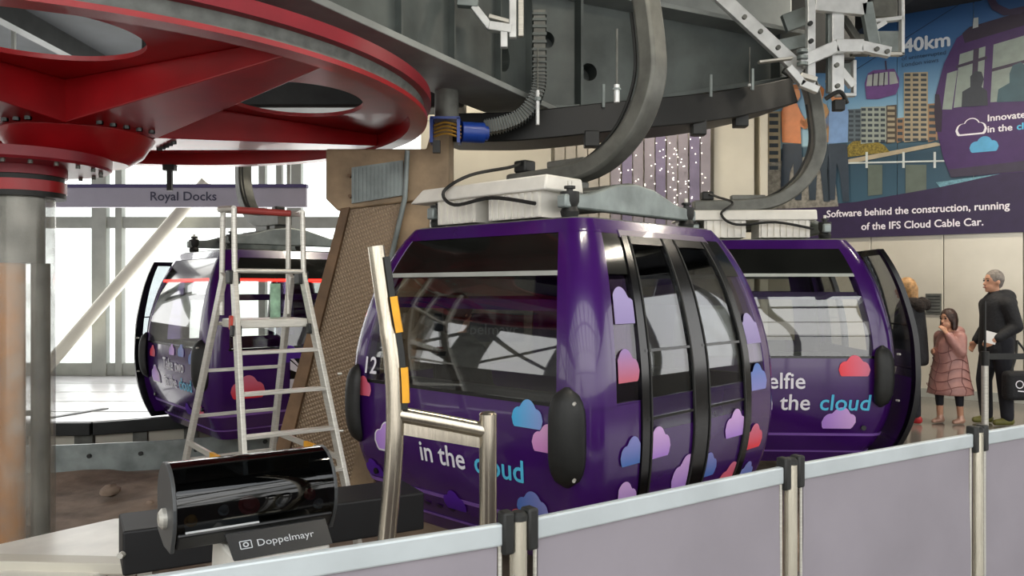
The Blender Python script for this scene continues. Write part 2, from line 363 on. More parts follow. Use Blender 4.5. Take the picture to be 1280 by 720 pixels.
# side wall on the far left: plain below, lattice glazing above
sw = empty('wall_side', (-11.1, 3, 0)); tag(sw, 'plain grey side wall with a lattice window band', kind='structure')
for z0, z1 in ((-.4, 1.5), (4.2, 5.6)): MB().box((-11.2, 3, (z0+z1)/2), (.2, 24, z1-z0)).build('wall_panel', mat('grey_side_wall', '#7d7a74', .6, 0, .1, 1.5), sw, smooth=0)
for i in range(13):
    y = -9+i*2
    MB().box((-11.2, y, 2.85), (.18, .7, 2.7)).build('pier', 'winframe', sw, smooth=0)
    if i < 12:
        MB().bar((-11.15, y, 1.5), (-11.15, y+2, 4.2), .1, .14).build('lattice_bar', 'winframe', sw, smooth=0); MB().bar((-11.15, y+2, 1.5), (-11.15, y, 4.2), .1, .14).build('lattice_bar', 'winframe', sw, smooth=0)
rw = empty('wall_queue_side', (11.5, 3, 0)); tag(rw, 'grey wall with tall openings on the queue side', kind='structure')
for z0, z1 in ((-.2, .9), (4.9, 5.6)): MB().box((11.6, 1, (z0+z1)/2), (.2, 20, z1-z0)).build('wall_panel', MATS['grey_side_wall'], rw, smooth=0)
for i in range(13): MB().bar((11.6, -9+i*1.6, .9), (11.6, -9+i*1.6+.5, 4.9), .16, .16).build('pier', 'winframe', rw, smooth=0)

# light curtain of strips with tiny lamps, and the cream pillars
lc = empty('light_curtain', (1.85, 12.1, 1.6)); MB().box((1.85, 12.1, 4.52), (2.6, .08, .06)).build('curtain_rail', 'winframe', lc, smooth=0); [MB().cyl((x, 12.1, 4.5), (x, 12.1, 5.5), .015, n=8).build('rail_hanger', 'winframe', lc) for x in (.8, 2.9)]; tag(lc, 'hanging mauve strip curtain dotted with tiny fairy lights', 'curtain')
strip_cols = [mat('strip_pale', '#b8b2a8', .5, 0, .08, 3), mat('strip_mauve', '#948d96', .5, 0, .08, 3), mat('strip_violet', '#7f7690', .5, 0, .1, 3)]
for i in range(14):
    x = .72+i*.17
    c = strip_cols[0 if i < 5 else (1 if i % 3 else 2)]
    MB().box((x, 12.1+.02*(i % 2), 3.0), (.15, .02, 3.0)).build('curtain_strip', c, lc, smooth=0)
lm = MB()
for i in range(170):
    x = random.uniform(.95, 3.0); z = random.uniform(2.75, 4.1)
    if z > 2.6+(x-.6)*.75: continue
    lm.ball((x, 12.06, z), .009, 6)
lo = lm.build('fairy_lights', mat('fairy_light', '#fff6e6', .4, 0, .01, 3, emit=4), lc); tag(lo, kind='stuff')
for x, w in ((3.4, .62), (3.86, .12)):
    tag(MB().box((x, 12.4, 2.2), (w, .3, 5.2)).build('pillar', 'cream', smooth=0, bevel=.01), 'wide cream pillar beside the light curtain' if w > .3 else 'slim cream pillar at the poster edge', 'pillar')

# ------------------------------------------------------------------ poster wall on the right, turned towards the viewer
PO = Vector((5.12, 11.9, 0)); PT = Vector((.825, -.565, 0)).normalized(); PN = Vector((-PT.y, PT.x, 0)); PN = PN if PN.y < 0 else -PN
def pq(u, v, lift=0):                              # position on the poster plane for a measured point
    d = Vector(((u-640)/1000, 1, -(v-360)/1000)); t = (PO-CAM).dot(PN)/d.dot(PN); p = CAM+d*t
    return ((p-PO).dot(PT), p.z)
def pw(t, z, lift): return PO+PT*t+Vector((0, 0, z))+PN*lift
wall_r = empty('wall_right', PO); tag(wall_r, 'satin cream metal wall panels below the poster', kind='structure')
for i in range(8):
    a = -1.7+i*.95
    mb = MB(); c = pw(a+.47, 1.1, -.08); mb.box(c, (.94, .06, 2.5), rz=math.atan2(PT.y, PT.x)); mb.build('wall_panel', 'wallm', wall_r, smooth=0, bevel=.006)
    mb = MB(); c = pw(a+.47, 4.35, -.1); mb.box(c, (.94, .06, 4.0), rz=math.atan2(PT.y, PT.x)); mb.build('wall_panel', 'cream', wall_r, smooth=0)
MB().box(pw(2.0, 2.7, -.2), (8, .12, 5.8), rz=math.atan2(PT.y, PT.x)).build('wall_backing', 'cream', wall_r, smooth=0)  # backing wall added to stop outside light leaking through the panel gaps
MB().box(pw(1.4, .06, -.03), (7, .05, .12), rz=math.atan2(PT.y, PT.x)).build('skirting', 'winframe', wall_r, smooth=0)
vent = tag(MB().box(pw(1.02, 1.32, -.035), (.2, .03, .3), rz=math.atan2(PT.y, PT.x)).build('wall_grille', 'galv_dk', smooth=0), 'small grey wall grille behind the girl', 'grille')
for k in range(6): MB().box(pw(1.02, 1.21+k*.045, -.015), (.17, .02, .012), rz=math.atan2(PT.y, PT.x)).build('slat', 'dark', vent, smooth=0)

poster = empty('poster', pw(1.5, 2.3, 0)); tag(poster, 'huge wall poster of a purple gondola over blue docks with towers', 'poster')
T0 = pq(955, 200)[0]; T1 = 4.4; ZB = 2.3; ZT = 6.6
def pprint(name, pts, m, lift, px=True, parent=None):    # one printed flat shape on the poster
    P = [pq(*p) if px else p for p in pts]; n = len(P)
    mb = MB().add([pw(t, z, lift) for t, z in P], [tuple(range(n))])
    return mb.build(name, m, parent or poster, smooth=0)
# board sheets (vertical strips as in the photo), each a printed sheet with the sky / water colours
def poster_mat():
    m = bpy.data.materials.new('poster_sky_print'); m.use_nodes = True; n = m.node_tree; b = n.nodes['Principled BSDF']
    g = n.nodes.new('ShaderNodeNewGeometry'); s = n.nodes.new('ShaderNodeSeparateXYZ'); n.links.new(g.outputs['Position'], s.inputs[0])
    mr = n.nodes.new('ShaderNodeMapRange'); mr.inputs[1].default_value = 2.3; mr.inputs[2].default_value = 6.6; n.links.new(s.outputs[2], mr.inputs[0])
    r = n.nodes.new('ShaderNodeValToRGB'); n.links.new(mr.outputs[0], r.inputs[0]); el = r.color_ramp.elements
    el[0].position = 0; el[0].color = (*lin('#3f6378'), 1); el[1].position = 1; el[1].color = (*lin('#1b3560'), 1)
    for p, c in ((.27, '#2f4a5c'), (.33, '#456476'), (.335, '#a8cfe0'), (.48, '#6f9cc0'), (.62, '#3c6a9c'), (.75, '#2a4f80')):
        e_ = el.new(p); e_.color = (*lin(c), 1)
    n.links.new(r.outputs[0], b.inputs['Base Color']); b.inputs['Roughness'].default_value = .4
    return m
pm = poster_mat(); nsh = 6
for i in range(nsh):
    a = T0+(T1-T0)*i/nsh; b_ = T0+(T1-T0)*(i+1)/nsh
    MB().box(pw((a+b_)/2, (ZB+ZT)/2, -.02+.003*(i % 2)), (b_-a-.006, .02, ZT-ZB), rz=math.atan2(PT.y, PT.x)).build('poster_sheet', pm, poster, smooth=0)
def pc(name, c, rough=.45, var=.06, scale=8): return mat('print_'+name, c, rough, 0, var, scale)
# quay, bank, buildings
pprint('printed_quay', [(1056, 200), (1170, 178), (1180, 181), (1056, 206)], pc('quay', '#b3a78f'), .004)
pprint('printed_trees', [(1056, 197), (1060, 182), (1072, 172), (1090, 174), (1106, 182), (1112, 190)], pc('trees', '#8a7a34', .5, .3, 40), .006)
def tower(u0, u1, v0, v1, c, cw, rows, cols, name):
    o = pprint(name, [(u0, v1), (u1, v1-3), (u1, v0-1), (u0, v0)], c, .008)
    for r in range(rows):
        for k in range(cols):
            ua = u0+(u1-u0)*(k+.12)/cols; ub = u0+(u1-u0)*(k+.82)/cols; va = v0+(v1-v0)*(r+.2)/rows; vb = v0+(v1-v0)*(r+.72)/rows
            pprint('printed_window', [(ua, vb), (ub, vb), (ub, va), (ua, va)], cw, .011, parent=o)
dk = pc('glassdark', '#39434d'); be = pc('beige', '#a79c84')
tower(1130, 1160, 91, 178, be, dk, 14, 3, 'printed_tower'); tower(1160, 1172, 130, 178, pc('rust', '#9a7c60'), dk, 6, 1, 'printed_tower')
tower(1076, 1108, 134, 180, pc('midgrey', '#9aa49c'), dk, 7, 4, 'printed_tower'); tower(1060, 1077, 137, 178, pc('bluegrey', '#5d6b74'), dk, 7, 2, 'printed_tower')
tower(1108, 1121, 132, 180, pc('brown', '#4d4640'), be, 7, 1, 'printed_tower'); tower(1121, 1130, 148, 179, pc('rust', '#9a7c60'), dk, 4, 1, 'printed_tower')
tower(1046, 1056, 120, 175, pc('orangeb', '#c46a3a'), dk, 5, 1, 'printed_tower'); tower(960, 976, 140, 215, be, dk, 8, 1, 'printed_tower')
# dolphin rail on the water, reflections, wake, purple foot band
pprint('printed_rail', [(1056, 203), (1188, 200), (1188, 202), (1056, 205)], pc('railw', '#c9d2d2'), .006)
for u in (1055, 1082, 1128, 1167): pprint('printed_post', [(u, 210), (u+3, 210), (u+3, 190), (u, 190)], pc('railw', '#c9d2d2'), .007)
for u, w in ((1085, 18), (1132, 26)): pprint('printed_reflection', [(u, 245), (u+w, 243), (u+w, 206), (u, 206)], pc('refl', '#5f6a62'), .0045)
pprint('printed_wake', [(1170, 228), (1290, 212), (1330, 206), (1330, 224), (1290, 228), (1180, 240)], pc('wake', '#6f9fb0', .4, .2, 30), .005)
pprint('printed_band', [(T0, ZB), (T1, ZB), (T1, 3.55), (2.4, 3.2), (1.1, 2.97), (0, 2.83), (T0, 2.78)], pc('band', '#2f2146'), .007, px=False)
t, z = pq(1040, 281)
text_on('printed_lettering', 'Software behind the construction, running', .148, pw(-.42, 2.62, .012), PT, (0, 0, 1), 'ink_white', poster, wide=.93, bold=.003)
text_on('printed_lettering', 'of the IFS Cloud Cable Car.', .15, pw(.07, 2.41, .012), PT, (0, 0, 1), 'ink_white', poster, wide=.93, bold=.003)
t, z = pq(1129, 66); text_on('printed_lettering', '40km', .27, pw(t, z, .012), PT, (0, 0, 1), mat('print_softwhite', '#d3dde6', .4, 0, .02, 3), poster, bold=.008)
t, z = pq(1022, 42); text_on('printed_lettering', 'n', .27, pw(t, z, .012), PT, (0, 0, 1), MATS['print_softwhite'], poster, bold=.008)
t, z = pq(1127, 76); text_on('printed_lettering', 'of uninterrupted', .085, pw(t, z, .012), PT, (0, 0, 1), pc('smalltext', '#243a52'), poster)
t, z = pq(1127, 84); text_on('printed_lettering', 'London views', .085, pw(t, z, .012), PT, (0, 0, 1), pc('smalltext', '#243a52'), poster)
def pline(name, a, b, w, m, lift):
    pprint(name, [(a[0], a[1]-w), (a[0], a[1]+w), (b[0], b[1]+w), (b[0], b[1]-w)], m, lift)
pline('printed_cable', (1040, 106), (1290, -52), .5, pc('cable', '#22324a'), .006)
# small printed gondola
pg = pprint('printed_gondola', [(1083, 124), (1081, 104), (1085, 92), (1092, 88), (1118, 86), (1124, 98), (1124, 108), (1120, 118), (1098, 124)], pc('gpurp', '#6b4a86'), .008)
pprint('printed_window', [(1083, 108), (1085, 94), (1110, 90), (1110, 106)], pc('gwin', '#a9b0b0'), .011, parent=pg)
pprint('printed_window', [(1112, 106), (1112, 90), (1119, 90), (1123, 104)], pc('gwin', '#a9b0b0'), .011, parent=pg)
for u in (1090, 1097, 1104): pprint('printed_pillar', [(u, 108), (u+1.6, 108), (u+2.6, 91), (u+1, 91)], pc('gdark', '#3a2f48'), .013, parent=pg)
pprint('printed_arm', [(1107, 88), (1109, 88), (1108, 76), (1106, 76)], pc('gdark', '#3a2f48'), .010, parent=pg)
# big printed gondola running off the right edge
bgp = pprint('printed_gondola', [(1189, 222), (1180, 200), (1170, 160), (1169, 120), (1180, 80), (1196, 48), (1210, 38), (1240, 30), (1300, 12), (1420, -20), (1420, 190), (1290, 214)], pc('bigp', '#43265f'), .009)
pprint('printed_roof', [(1203, 42), (1212, 34), (1300, 8), (1420, -24), (1420, -2), (1300, 26), (1206, 54)], pc('roofd', '#2b2036'), .011, parent=bgp)
for q in ([(1178, 137), (1184, 92), (1197, 88), (1190, 137)], [(1192, 135), (1200, 68), (1232, 58), (1228, 130)], [(1238, 128), (1242, 56), (1330, 30), (1330, 122)]):
    pprint('printed_window', q, pc('winlt', '#8f9c96'), .012, parent=bgp)
pprint('printed_frame_bar', [(1196, 82), (1234, 70), (1234, 74), (1195, 86)], pc('gdark', '#3a2f48'), .014, parent=bgp)
pprint('printed_frame_bar', [(1240, 86), (1330, 62), (1330, 66), (1240, 90)], pc('gdark', '#3a2f48'), .014, parent=bgp)
pprint('printed_frame_bar', [(1213, 133), (1217, 62), (1224, 60), (1220, 132)], pc('gdark', '#3a2f48'), .0145, parent=bgp)
pprint('printed_passenger', [(1202, 134), (1203, 115), (1213, 109), (1213, 96), (1219, 89), (1227, 90), (1230, 99), (1227, 109), (1234, 114), (1235, 132)], pc('sil', '#2d3440'), .016, parent=bgp)
pprint('printed_passenger', [(1246, 128), (1248, 112), (1262, 104), (1262, 92), (1266, 82), (1276, 78), (1284, 84), (1284, 98), (1292, 106), (1300, 126)], pc('sil2', '#3a5a66'), .016, parent=bgp)
pprint('printed_bumper', [(1170, 165), (1168, 140), (1169, 118), (1174, 118), (1178, 140), (1177, 165)], pc('roofd', '#2b2036'), .013, parent=bgp)
pprint('printed_skirt', [(1189, 222), (1186, 212), (1290, 200), (1420, 184), (1420, 190), (1290, 213)], pc('skirt', '#3a3348'), .011, parent=bgp)
def cloud_cols(w, h, n=22):                      # columns (x, bottom, top) of a flat-bottomed cloud
    C = [(-.27*w, .30*h, .23*w), (.02*w, .52*h, .27*w), (.29*w, .34*h, .20*w)]
    out = []
    for i in range(n+1):
        x = -w/2+w*i/n
        top = 0
        for cx, cy, r in C:
            d = r*r-(x-cx)**2
            if d > 0: top = max(top, cy+math.sqrt(d)*(h*.48/(.27*w)))
        ed = (abs(x)/(w/2)); lo = .10*h*max(0, (ed-.82)/.18)**2 * 3
        top = max(top, lo+.02*h+ .22*h*math.sqrt(max(0, 1-ed*ed)))
        out.append((x, lo, top))
    return out
def print_cloud(u, v, wpx, m, lift, parent):
    t0, z0 = pq(u, v); k = .0115; cols = cloud_cols(wpx*k, wpx*k*.62); P = [(t0+x, z0+b) for x, b, tp in cols]+[(t0+x, z0+tp) for x, b, tp in reversed(cols)]
    return pprint('printed_cloud', P, m, lift, px=False, parent=parent)
print_cloud(1214, 169, 33, 'ink_white', .016, bgp); print_cloud(1214, 167, 28, pc('bigp', '#43265f'), .018, bgp)
print_cloud(1230, 190, 30, pc('skycloud', '#5aa9d6'), .016, bgp)
t, z = pq(1234, 152); text_on('printed_lettering', 'Innovate', .128, pw(t, z, .02), PT, (0, 0, 1), 'ink_white', bgp, bold=.003)
t, z = pq(1234, 166); o_, w_ = text_on('printed_lettering', 'in the', .128, pw(t, z, .02), PT, (0, 0, 1), 'ink_white', bgp, bold=.003)
text_on('printed_lettering', 'cloud', .128, pw(t+w_+.05, z, .02), PT, (0, 0, 1), 'ink_cyan', bgp, bold=.003)
pprint('printed_grip', [(1234, 0), (1240, 12), (1255, 20), (1275, 18), (1290, 8), (1290, 0), (1280, 8), (1262, 12), (1248, 6), (1242, -4)], pc('gdark', '#3a2f48'), .016, parent=bgp)
pprint('printed_lamp', [(1216, 36), (1223, 34), (1223, 22), (1217, 23)], pc('gwin', '#a9b0b0'), .014, parent=bgp)
# printed people on the left of the poster
def pman(u, shirt, trousers, flip, top=112, name='printed_person'):
    s = -1 if flip else 1; X = lambda d: u+s*d
    o = pprint(name, [(X(-14), 178), (X(-15), 140), (X(-11), 131), (X(-3), 127), (X(5), 130), (X(9), 140), (X(16), 152), (X(20), 148), (X(22), 153), (X(14), 162), (X(9), 158), (X(10), 180)], pc(shirt, shirt), .018)
    pprint('printed_head', [(X(-5), 128), (X(-8), 120), (X(-6), 112), (X(2), 109), (X(8), 113), (X(9), 121), (X(5), 127), (X(2), 131)], pc('pskin', '#c98a5e'), .02, parent=o)
    pprint('printed_hair', [(X(-8), 120), (X(-9), 112), (X(-3), 106), (X(5), 106), (X(9), 111), (X(0), 112), (X(-4), 121)], pc('phair', '#a0622e'), .022, parent=o)
    pprint('printed_trousers', [(X(-13), 180), (X(10), 180), (X(12), 215), (X(10), 250), (X(2), 250), (X(0), 205), (X(-4), 215), (X(-8), 252), (X(-16), 252), (X(-15), 210)], pc(trousers, trousers), .02, parent=o)
    return o
pprint('printed_deck', [(956, 262), (956, 205), (1040, 190), (1048, 258)], pc('deck', '#8f8c84', .5, .2, 20), .0085)
pman(992, '#d88a5c', '#2c3846', False); pman(1022, '#b08a60', '#33404c', True); pman(1046, '#7da0d0', '#34404e', True)

# ------------------------------------------------------------------ gondolas
WH = 1.1; HT = 2.01
INS = [(0, .25), (.12, .17), (.25, .1), (.45, .035), (.7, .0), (.95, 0), (1.2, .02), (1.5, .085), (1.7, .15), (1.9, .245), (2.01, .32)]
def half(z):
    P = INS
    if z <= P[0][0]: return WH-P[0][1]
    for i in range(len(P)-1):
        if z <= P[i+1][0]:
            t = (z-P[i][0])/(P[i+1][0]-P[i][0]); a = P[max(i-1, 0)]; b = P[i]; c = P[i+1]; d = P[min(i+2, len(P)-1)]
            h = c[0]-b[0]; m0 = (c[1]-a[1])/(c[0]-a[0]) if c[0] != a[0] else 0; m1 = (d[1]-b[1])/(d[0]-b[0])
            t2 = t*t; t3 = t2*t
            return WH-((2*t3-3*t2+1)*b[1]+(t3-2*t2+t)*h*m0+(-2*t3+3*t2)*c[1]+(t3-t2)*h*m1)
    return WH-P[-1][1]
def onface(face, f, z, off=0):
    a = half(z); s = f*a; a += off
    return Vector([(s, -a, z), (a, s, z), (-s, a, z), (-a, -s, z)][face])
def rows(z0, z1, step=.07):
    n = max(1, math.ceil((z1-z0)/step)); return [z0+(z1-z0)*i/n for i in range(n+1)]
CR = .15
def ringpts(f0=None):                              # unit outline with rounded corners, counter-clockwise from face 0
    out = []
    for k in range(4):
        a0 = -math.pi/2+k*math.pi/2; cx = [(1-CR, -1+CR), (1-CR, 1-CR), (-1+CR, 1-CR), (-1+CR, -1+CR)][k]
        for i in range(7):
            t = a0+math.pi/2*i/6; out.append((cx[0]+CR*math.cos(t), cx[1]+CR*math.sin(t)))
    return out
def ring_mesh(z0, z1, off=0, thick=.03, step=.07):
    mb = MB(); R = ringpts(); n = len(R); zs = rows(z0, z1, step); L = len(zs)
    vs = [Vector((x*(half(z)+off), y*(half(z)+off), z)) for z in zs for x, y in R] + [Vector((x*(half(z)+off-thick), y*(half(z)+off-thick), z)) for z in zs for x, y in R]
    fs = []
    for j in range(L-1):
        for i in range(n):
            k = (i+1) % n
            fs.append((j*n+i, j*n+k, (j+1)*n+k, (j+1)*n+i)); q = L*n
            fs.append((q+j*n+k, q+j*n+i, q+(j+1)*n+i, q+(j+1)*n+k))
    for i in range(n):
        k = (i+1) % n; q = L*n
        fs.append((q+i, q+k, k, i)); fs.append(((L-1)*n+i, (L-1)*n+k, q+(L-1)*n+k, q+(L-1)*n+i))
    return mb.add(vs, fs)
def strip(pairs, thick, mb=None):                  # closed solid from outer polyline rows: pairs[row] = list of outer points with inner offset direction
    mb = mb or MB(); L = len(pairs); n = len(pairs[0]); vs = [p for r in pairs for p, q in r]+[q for r in pairs for p, q in r]; fs = []; Q = L*n
    for j in range(L-1):
        for i in range(n-1):
            fs.append((j*n+i, j*n+i+1, (j+1)*n+i+1, (j+1)*n+i)); fs.append((Q+j*n+i+1, Q+j*n+i, Q+(j+1)*n+i, Q+(j+1)*n+i+1))
        fs.append((Q+j*n, j*n, (j+1)*n, Q+(j+1)*n)); fs.append((j*n+n-1, Q+j*n+n-1, Q+(j+1)*n+n-1, (j+1)*n+n-1))
    for i in range(n-1):
        fs.append((Q+i, Q+i+1, i+1, i)); j = L-1; fs.append((j*n+i, j*n+i+1, Q+j*n+i+1, Q+j*n+i))
    return mb.add(vs, fs)
def patch(face, f0, f1, z0, z1, off=0, thick=.02, mb=None, xf=None, cols=1, fz=None):
    zs = rows(z0, z1); fs_ = [f0+(f1-f0)*i/cols for i in range(cols+1)]
    g = xf or (lambda p: p)
    return strip([[(g(onface(face, f, z, off)), g(onface(face, f, z, off-thick))) for f in fs_] for z in zs], thick, mb)
def corner_post(k, z0, z1, wid=.06, off=.004):
    R = ringpts()[k*7:(k+1)*7]; d = [(1, 0), (0, 1), (-1, 0), (0, -1)]
    e0 = Vector((*R[0], 0)); e1 = Vector((*R[-1], 0)); t0 = Vector((*d[k], 0)); t1 = Vector((*d[(k+1) % 4], 0))
    pts = [e0-t0*wid]+[Vector((*p, 0)) for p in R]+[e1+t1*wid]
    return strip([[(Vector((p.x*(half(z)+off), p.y*(half(z)+off), z)), Vector((p.x*(half(z)+off-.05), p.y*(half(z)+off-.05), z))) for p in pts] for z in rows(z0, z1)], .05)
def decal_cloud(face, f, z, w, m, root, off=.007, cut=None, h=None, name='cloud_decal'):
    a = half(z); mb = MB(); w *= .9; h = h or w*.68; cols = cloud_cols(w, h, 24)
    if cut: cols = [c for c in cols if cut[0] <= f+c[0]/a <= cut[1]]
    if len(cols) < 2: return
    R = 4; vs = []; fs = []
    for x, b, t in cols:
        for r in range(R+1):
            zz = z+b+(t-b)*r/R; p = onface(face, f+x/a, zz, off); vs.append(p)
    for i in range(len(cols)-1):
        for r in range(R): fs.append((i*(R+1)+r, (i+1)*(R+1)+r, (i+1)*(R+1)+r+1, i*(R+1)+r+1))
    return mb.add(vs, fs).build(name, m, root, local=True, smooth=0)
def decal_text(face, f, z, body, size, m, root, off=.007, wide=1, bold=.0025, name='lettering'):
    vs, fs = text2d(body, size); a = half(z); mb = MB(); k = 0
    for bx, by in ((0, 0), (bold, 0), (-bold, 0), (0, bold), (0, -bold)):
        mb.add([onface(face, f+(x*wide+bx)/a, z+y+by, off+.0004*k) for x, y in vs], fs); k += 1
    tag(mb.build(name, m, root, local=True, smooth=0), kind='stuff')
    return max(x for x, y in vs)*wide/a
def window_face(root, face, led=False):
    F = .79
    patch(face, -F, F, 1.70, 1.93, .0, .03).build('top_panel', 'blackglass', root, local=True)
    patch(face, -F, F, 1.672, 1.70, .006, .03).build('light_strip' if led else 'window_seal', 'led' if led else mat('pale_seal', '#b4b8b2', .4, .2, .05, 5), root, local=True)
    patch(face, -F, F, .97, 1.672, .0, .012, cols=4).build('window_pane', G_win, root, local=True)
    patch(face, -F, F, 1.47, 1.535, -.03, .04).build('window_bar', 'purple', root, local=True)
    patch(face, -F-.01, F+.01, .955, .975, .004, .03).build('window_sill', 'black', root, local=True)
def door_leaf(root, face, f0, f1, xf=None, decals=()):
    z0, z1 = .05, 1.915; fr = .075; c = .012
    fm = patch(face, f0, f0+fr, z0, z1, .014, .045, xf=xf); patch(face, f1-fr, f1, z0, z1, .014, .045, mb=fm, xf=xf)
    patch(face, f0+fr, f1-fr, z1-.05, z1, .013, .04, mb=fm, xf=xf); patch(face, f0+fr, f1-fr, z0, z0+.05, .013, .04, mb=fm, xf=xf)
    d = fm.build('door_leaf', 'black', root, local=True)
    patch(face, f0+fr, f1-fr, .78, z1-.05, .004, .012, xf=xf).build('door_glass', G_door, d, local=True)
    patch(face, f0+fr, f1-fr, z0+.05, .78, .004, .02, xf=xf).build('door_panel', 'purple', d, local=True)
    patch(face, f0+fr*.6, f1-fr*.6, 1.235, 1.25, .016, .02, xf=xf).build('door_bar', 'black', d, local=True)
    patch(face, f0+fr*.6, f1-fr*.6, .85, .865, .016, .02, xf=xf).build('door_bar', 'black', d, local=True)
    patch(face, f0+fr, f0+fr+.012, z0, z1, .02, .012, xf=xf).build('door_seal', 'rubber', d, local=True)
    patch(face, f1-fr-.012, f1-fr, z0, z1, .02, .012, xf=xf).build('door_seal', 'rubber', d, local=True)
    return d
def bumper(root, k):                               # rounded rubber pad wrapped on corner k, leaning to the text face
    mb = MB(); n = 14; L = 15; vs = []; fs = []
    sgn = 1 if k == 0 else -1
    for j in range(L):
        u = -1+2*j/(L-1); w = (1-abs(u)**4)**.5 if abs(u) < 1 else .0; w = max(w, .12)
        z = .80+.27*u
        for i in range(n):
            t = 2*math.pi*i/n; x = math.cos(t)*.105*w; d = max(-.02, math.sin(t)*.075*w)
            f = sgn*(.86); a = half(z)
            base = Vector((f*a, -a, z)); ux = Vector((sgn*.86, .5, 0)) ; nx_ = Vector((sgn*.5, -.86, 0))
            vs.append(base+ux*x+nx_*(d+.01))
    for j in range(L-1):
        for i in range(n): fs.append((j*n+i, j*n+(i+1) % n, (j+1)*n+(i+1) % n, (j+1)*n+i))
    fs += [tuple(range(n)), tuple(range((L-1)*n, L*n))]
    b = mb.add(vs, fs).build('bumper', 'rubber', root, local=True, smooth=60)
    for z in (1.0, .6):
        p = Vector((sgn*.92*half(z), -half(z), z))+Vector((sgn*.5, -.86, 0))*.075
        MB().cyl(p, p+Vector((sgn*.5, -.86, 0))*.03, .009, n=8).build('screw', 'alu', b, local=True)
def gondola(name, loc, rz, doors, open_doors, line1, box_face, label, led=False, number=None, arm_top=3.9, tf=-.27, ts=.185):
    root = empty(name, loc, rz); tag(root, label, 'gondola', 'gondolas in the turnaround')
    ring_mesh(.0, .97, 0, .03).build('lower_body', 'purple', root, local=True)
    ring_mesh(1.925, HT, .004, .06).build('roof_band', 'purple', root, local=True)
    ring_mesh(.262, .285, .006, .012).build('skirt_line', mat('skirt_highlight', '#8b62b6', .3, 0, .05, 4), root, local=True)
    ring_mesh(.10, .115, .006, .012).build('skirt_line', MATS['skirt_highlight'], root, local=True)
    R = ringpts(); a = half(HT)
    MB().prism([(x*(a-.02), y*(a-.02), HT-.02) for x, y in R], (0, 0, .03)).build('roof_panel', 'galv_dk', root, local=True)
    MB().prism([(x*(half(0)-.02), y*(half(0)-.02), .02) for x, y in R], (0, 0, .05)).build('underside', 'dark', root, local=True)
    MB().prism([(x*(half(.25)-.04), y*(half(.25)-.04), .2) for x, y in R], (0, 0, .03)).build('cabin_floor', 'floordk', root, local=True)
    MB().prism([(x*(half(1.9)-.05), y*(half(1.9)-.05), 1.9) for x, y in R], (0, 0, .02)).build('ceiling_lining', mat('pale_lining', '#4a4a4a', .6, 0, .06, 3), root, local=True)
    for k in range(4): corner_post(k, .96, 1.94).build('corner_post', 'purple', root, local=True)
    dface = 1 if doors > 0 else 3; oface = 4-dface
    for f in (0, 2, oface): window_face(root, f, led)
    # door side: fixed film-printed side lights, two leaves
    for s in (-1, 1):
        a0, a1 = (s*.56, s*.80) if s > 0 else (s*.80, s*.56)
        patch(dface, a0, a1, .96, 1.93, .0, .014).build('side_light', G_film, root, local=True)
        patch(dface, a0, a1, 1.68, 1.93, .003, .01).build('side_top_panel', 'blackglass', root, local=True)
    patch(dface, -.6, .6, 1.905, 1.95, .012, .05).build('door_header', 'purple_dk', root, local=True)
    sd = 1 if doors > 0 else -1
    if not open_doors:
        for i, (f0, f1) in enumerate(((-.585, 0), (0, .585))): door_leaf(root, dface, f0, f1)
    else:
        for i, (f0, f1, sh) in enumerate(((-.585, 0, -.52), (0, .585, .52))):
            door_leaf(root, dface, f0, f1, xf=lambda p, sh=sh: p+Vector((sd*.13, sh*sd, 0)))
            MB().bar((sd*(half(1.9)), sd*(f0+f1)*.45+sh*sd*.5, 1.9), (sd*(half(1.9)+.14), sd*(f0+f1)*.45+sh*sd*.5, 1.9), .04, .03).build('door_arm', 'dark', root, local=True)
    # seats
    for s in (-1, 1):
        b = MB().box((0, s*.72, .62), (1.35, .40, .09)).build('bench_seat', 'seat', root, local=True, bevel=.02)
        MB().box((0, s*.86, .82), (1.35, .07, .34)).build('backrest', 'seat', b, local=True, bevel=.02)
        MB().box((0, s*.74, .4), (1.2, .06, .36)).build('seat_support', 'dark', b, local=True)
    # corner bumpers at both text faces
    bumper(root, 0); bumper(root, 3)
    # roof gear: frame with lens beams, mounts, bracket, curved hanger arm on the door side
    zt = HT+.02
    for s in (-1, 1):
        prof = [(-.74, .05), (-.74, .13), (-.5, .15), (-.2, .235), (0, .255), (.2, .235), (.5, .15), (.74, .13), (.74, .05)]
        MB().prism([(s*.60-.035, y, zt+z) for y, z in prof], (.07, 0, 0)).build('lens_beam', 'galv', root, local=True, bevel=.012)
        MB().bar((-.60, s*.36, zt+.16), (.60, s*.36, zt+.16), .06, .06).build('cross_tube', 'galv_dk', root, local=True, bevel=.01)
        for t in (-1, 1):
            m_ = MB().lathe([(.0, .0), (.05, 0), (.058, .03), (.045, .06), (.058, .09), (.058, .15), (.02, .15), (.02, .17), (.035, .17), (.035, .185), (0, .185)], (s*.6, t*.66, zt), 16).build('rubber_mount', 'rubber', root, local=True)
            MB().cyl((s*.6, t*.66, zt+.16), (s*.6, t*.66, zt+.215), .014, n=8).build('mount_bolt', 'alu', m_, local=True)
    bk = MB().bar((-sd*.62, 0, zt+.20), (sd*.62, 0, zt+.20), .14, .12); bk.build('spreader_beam', 'galv_dk', root, local=True, bevel=.015)
    arm = spline([(-sd*.5, 0, zt+.36), (sd*.0, 0, zt+.37), (sd*.34, 0, zt+.43), (sd*.60, 0, zt+.62), (sd*.74, 0, zt+.9), (sd*.74, 0, zt+1.2), (sd*.66, 0, zt+1.6), (sd*.5, 0, arm_top)], 8)
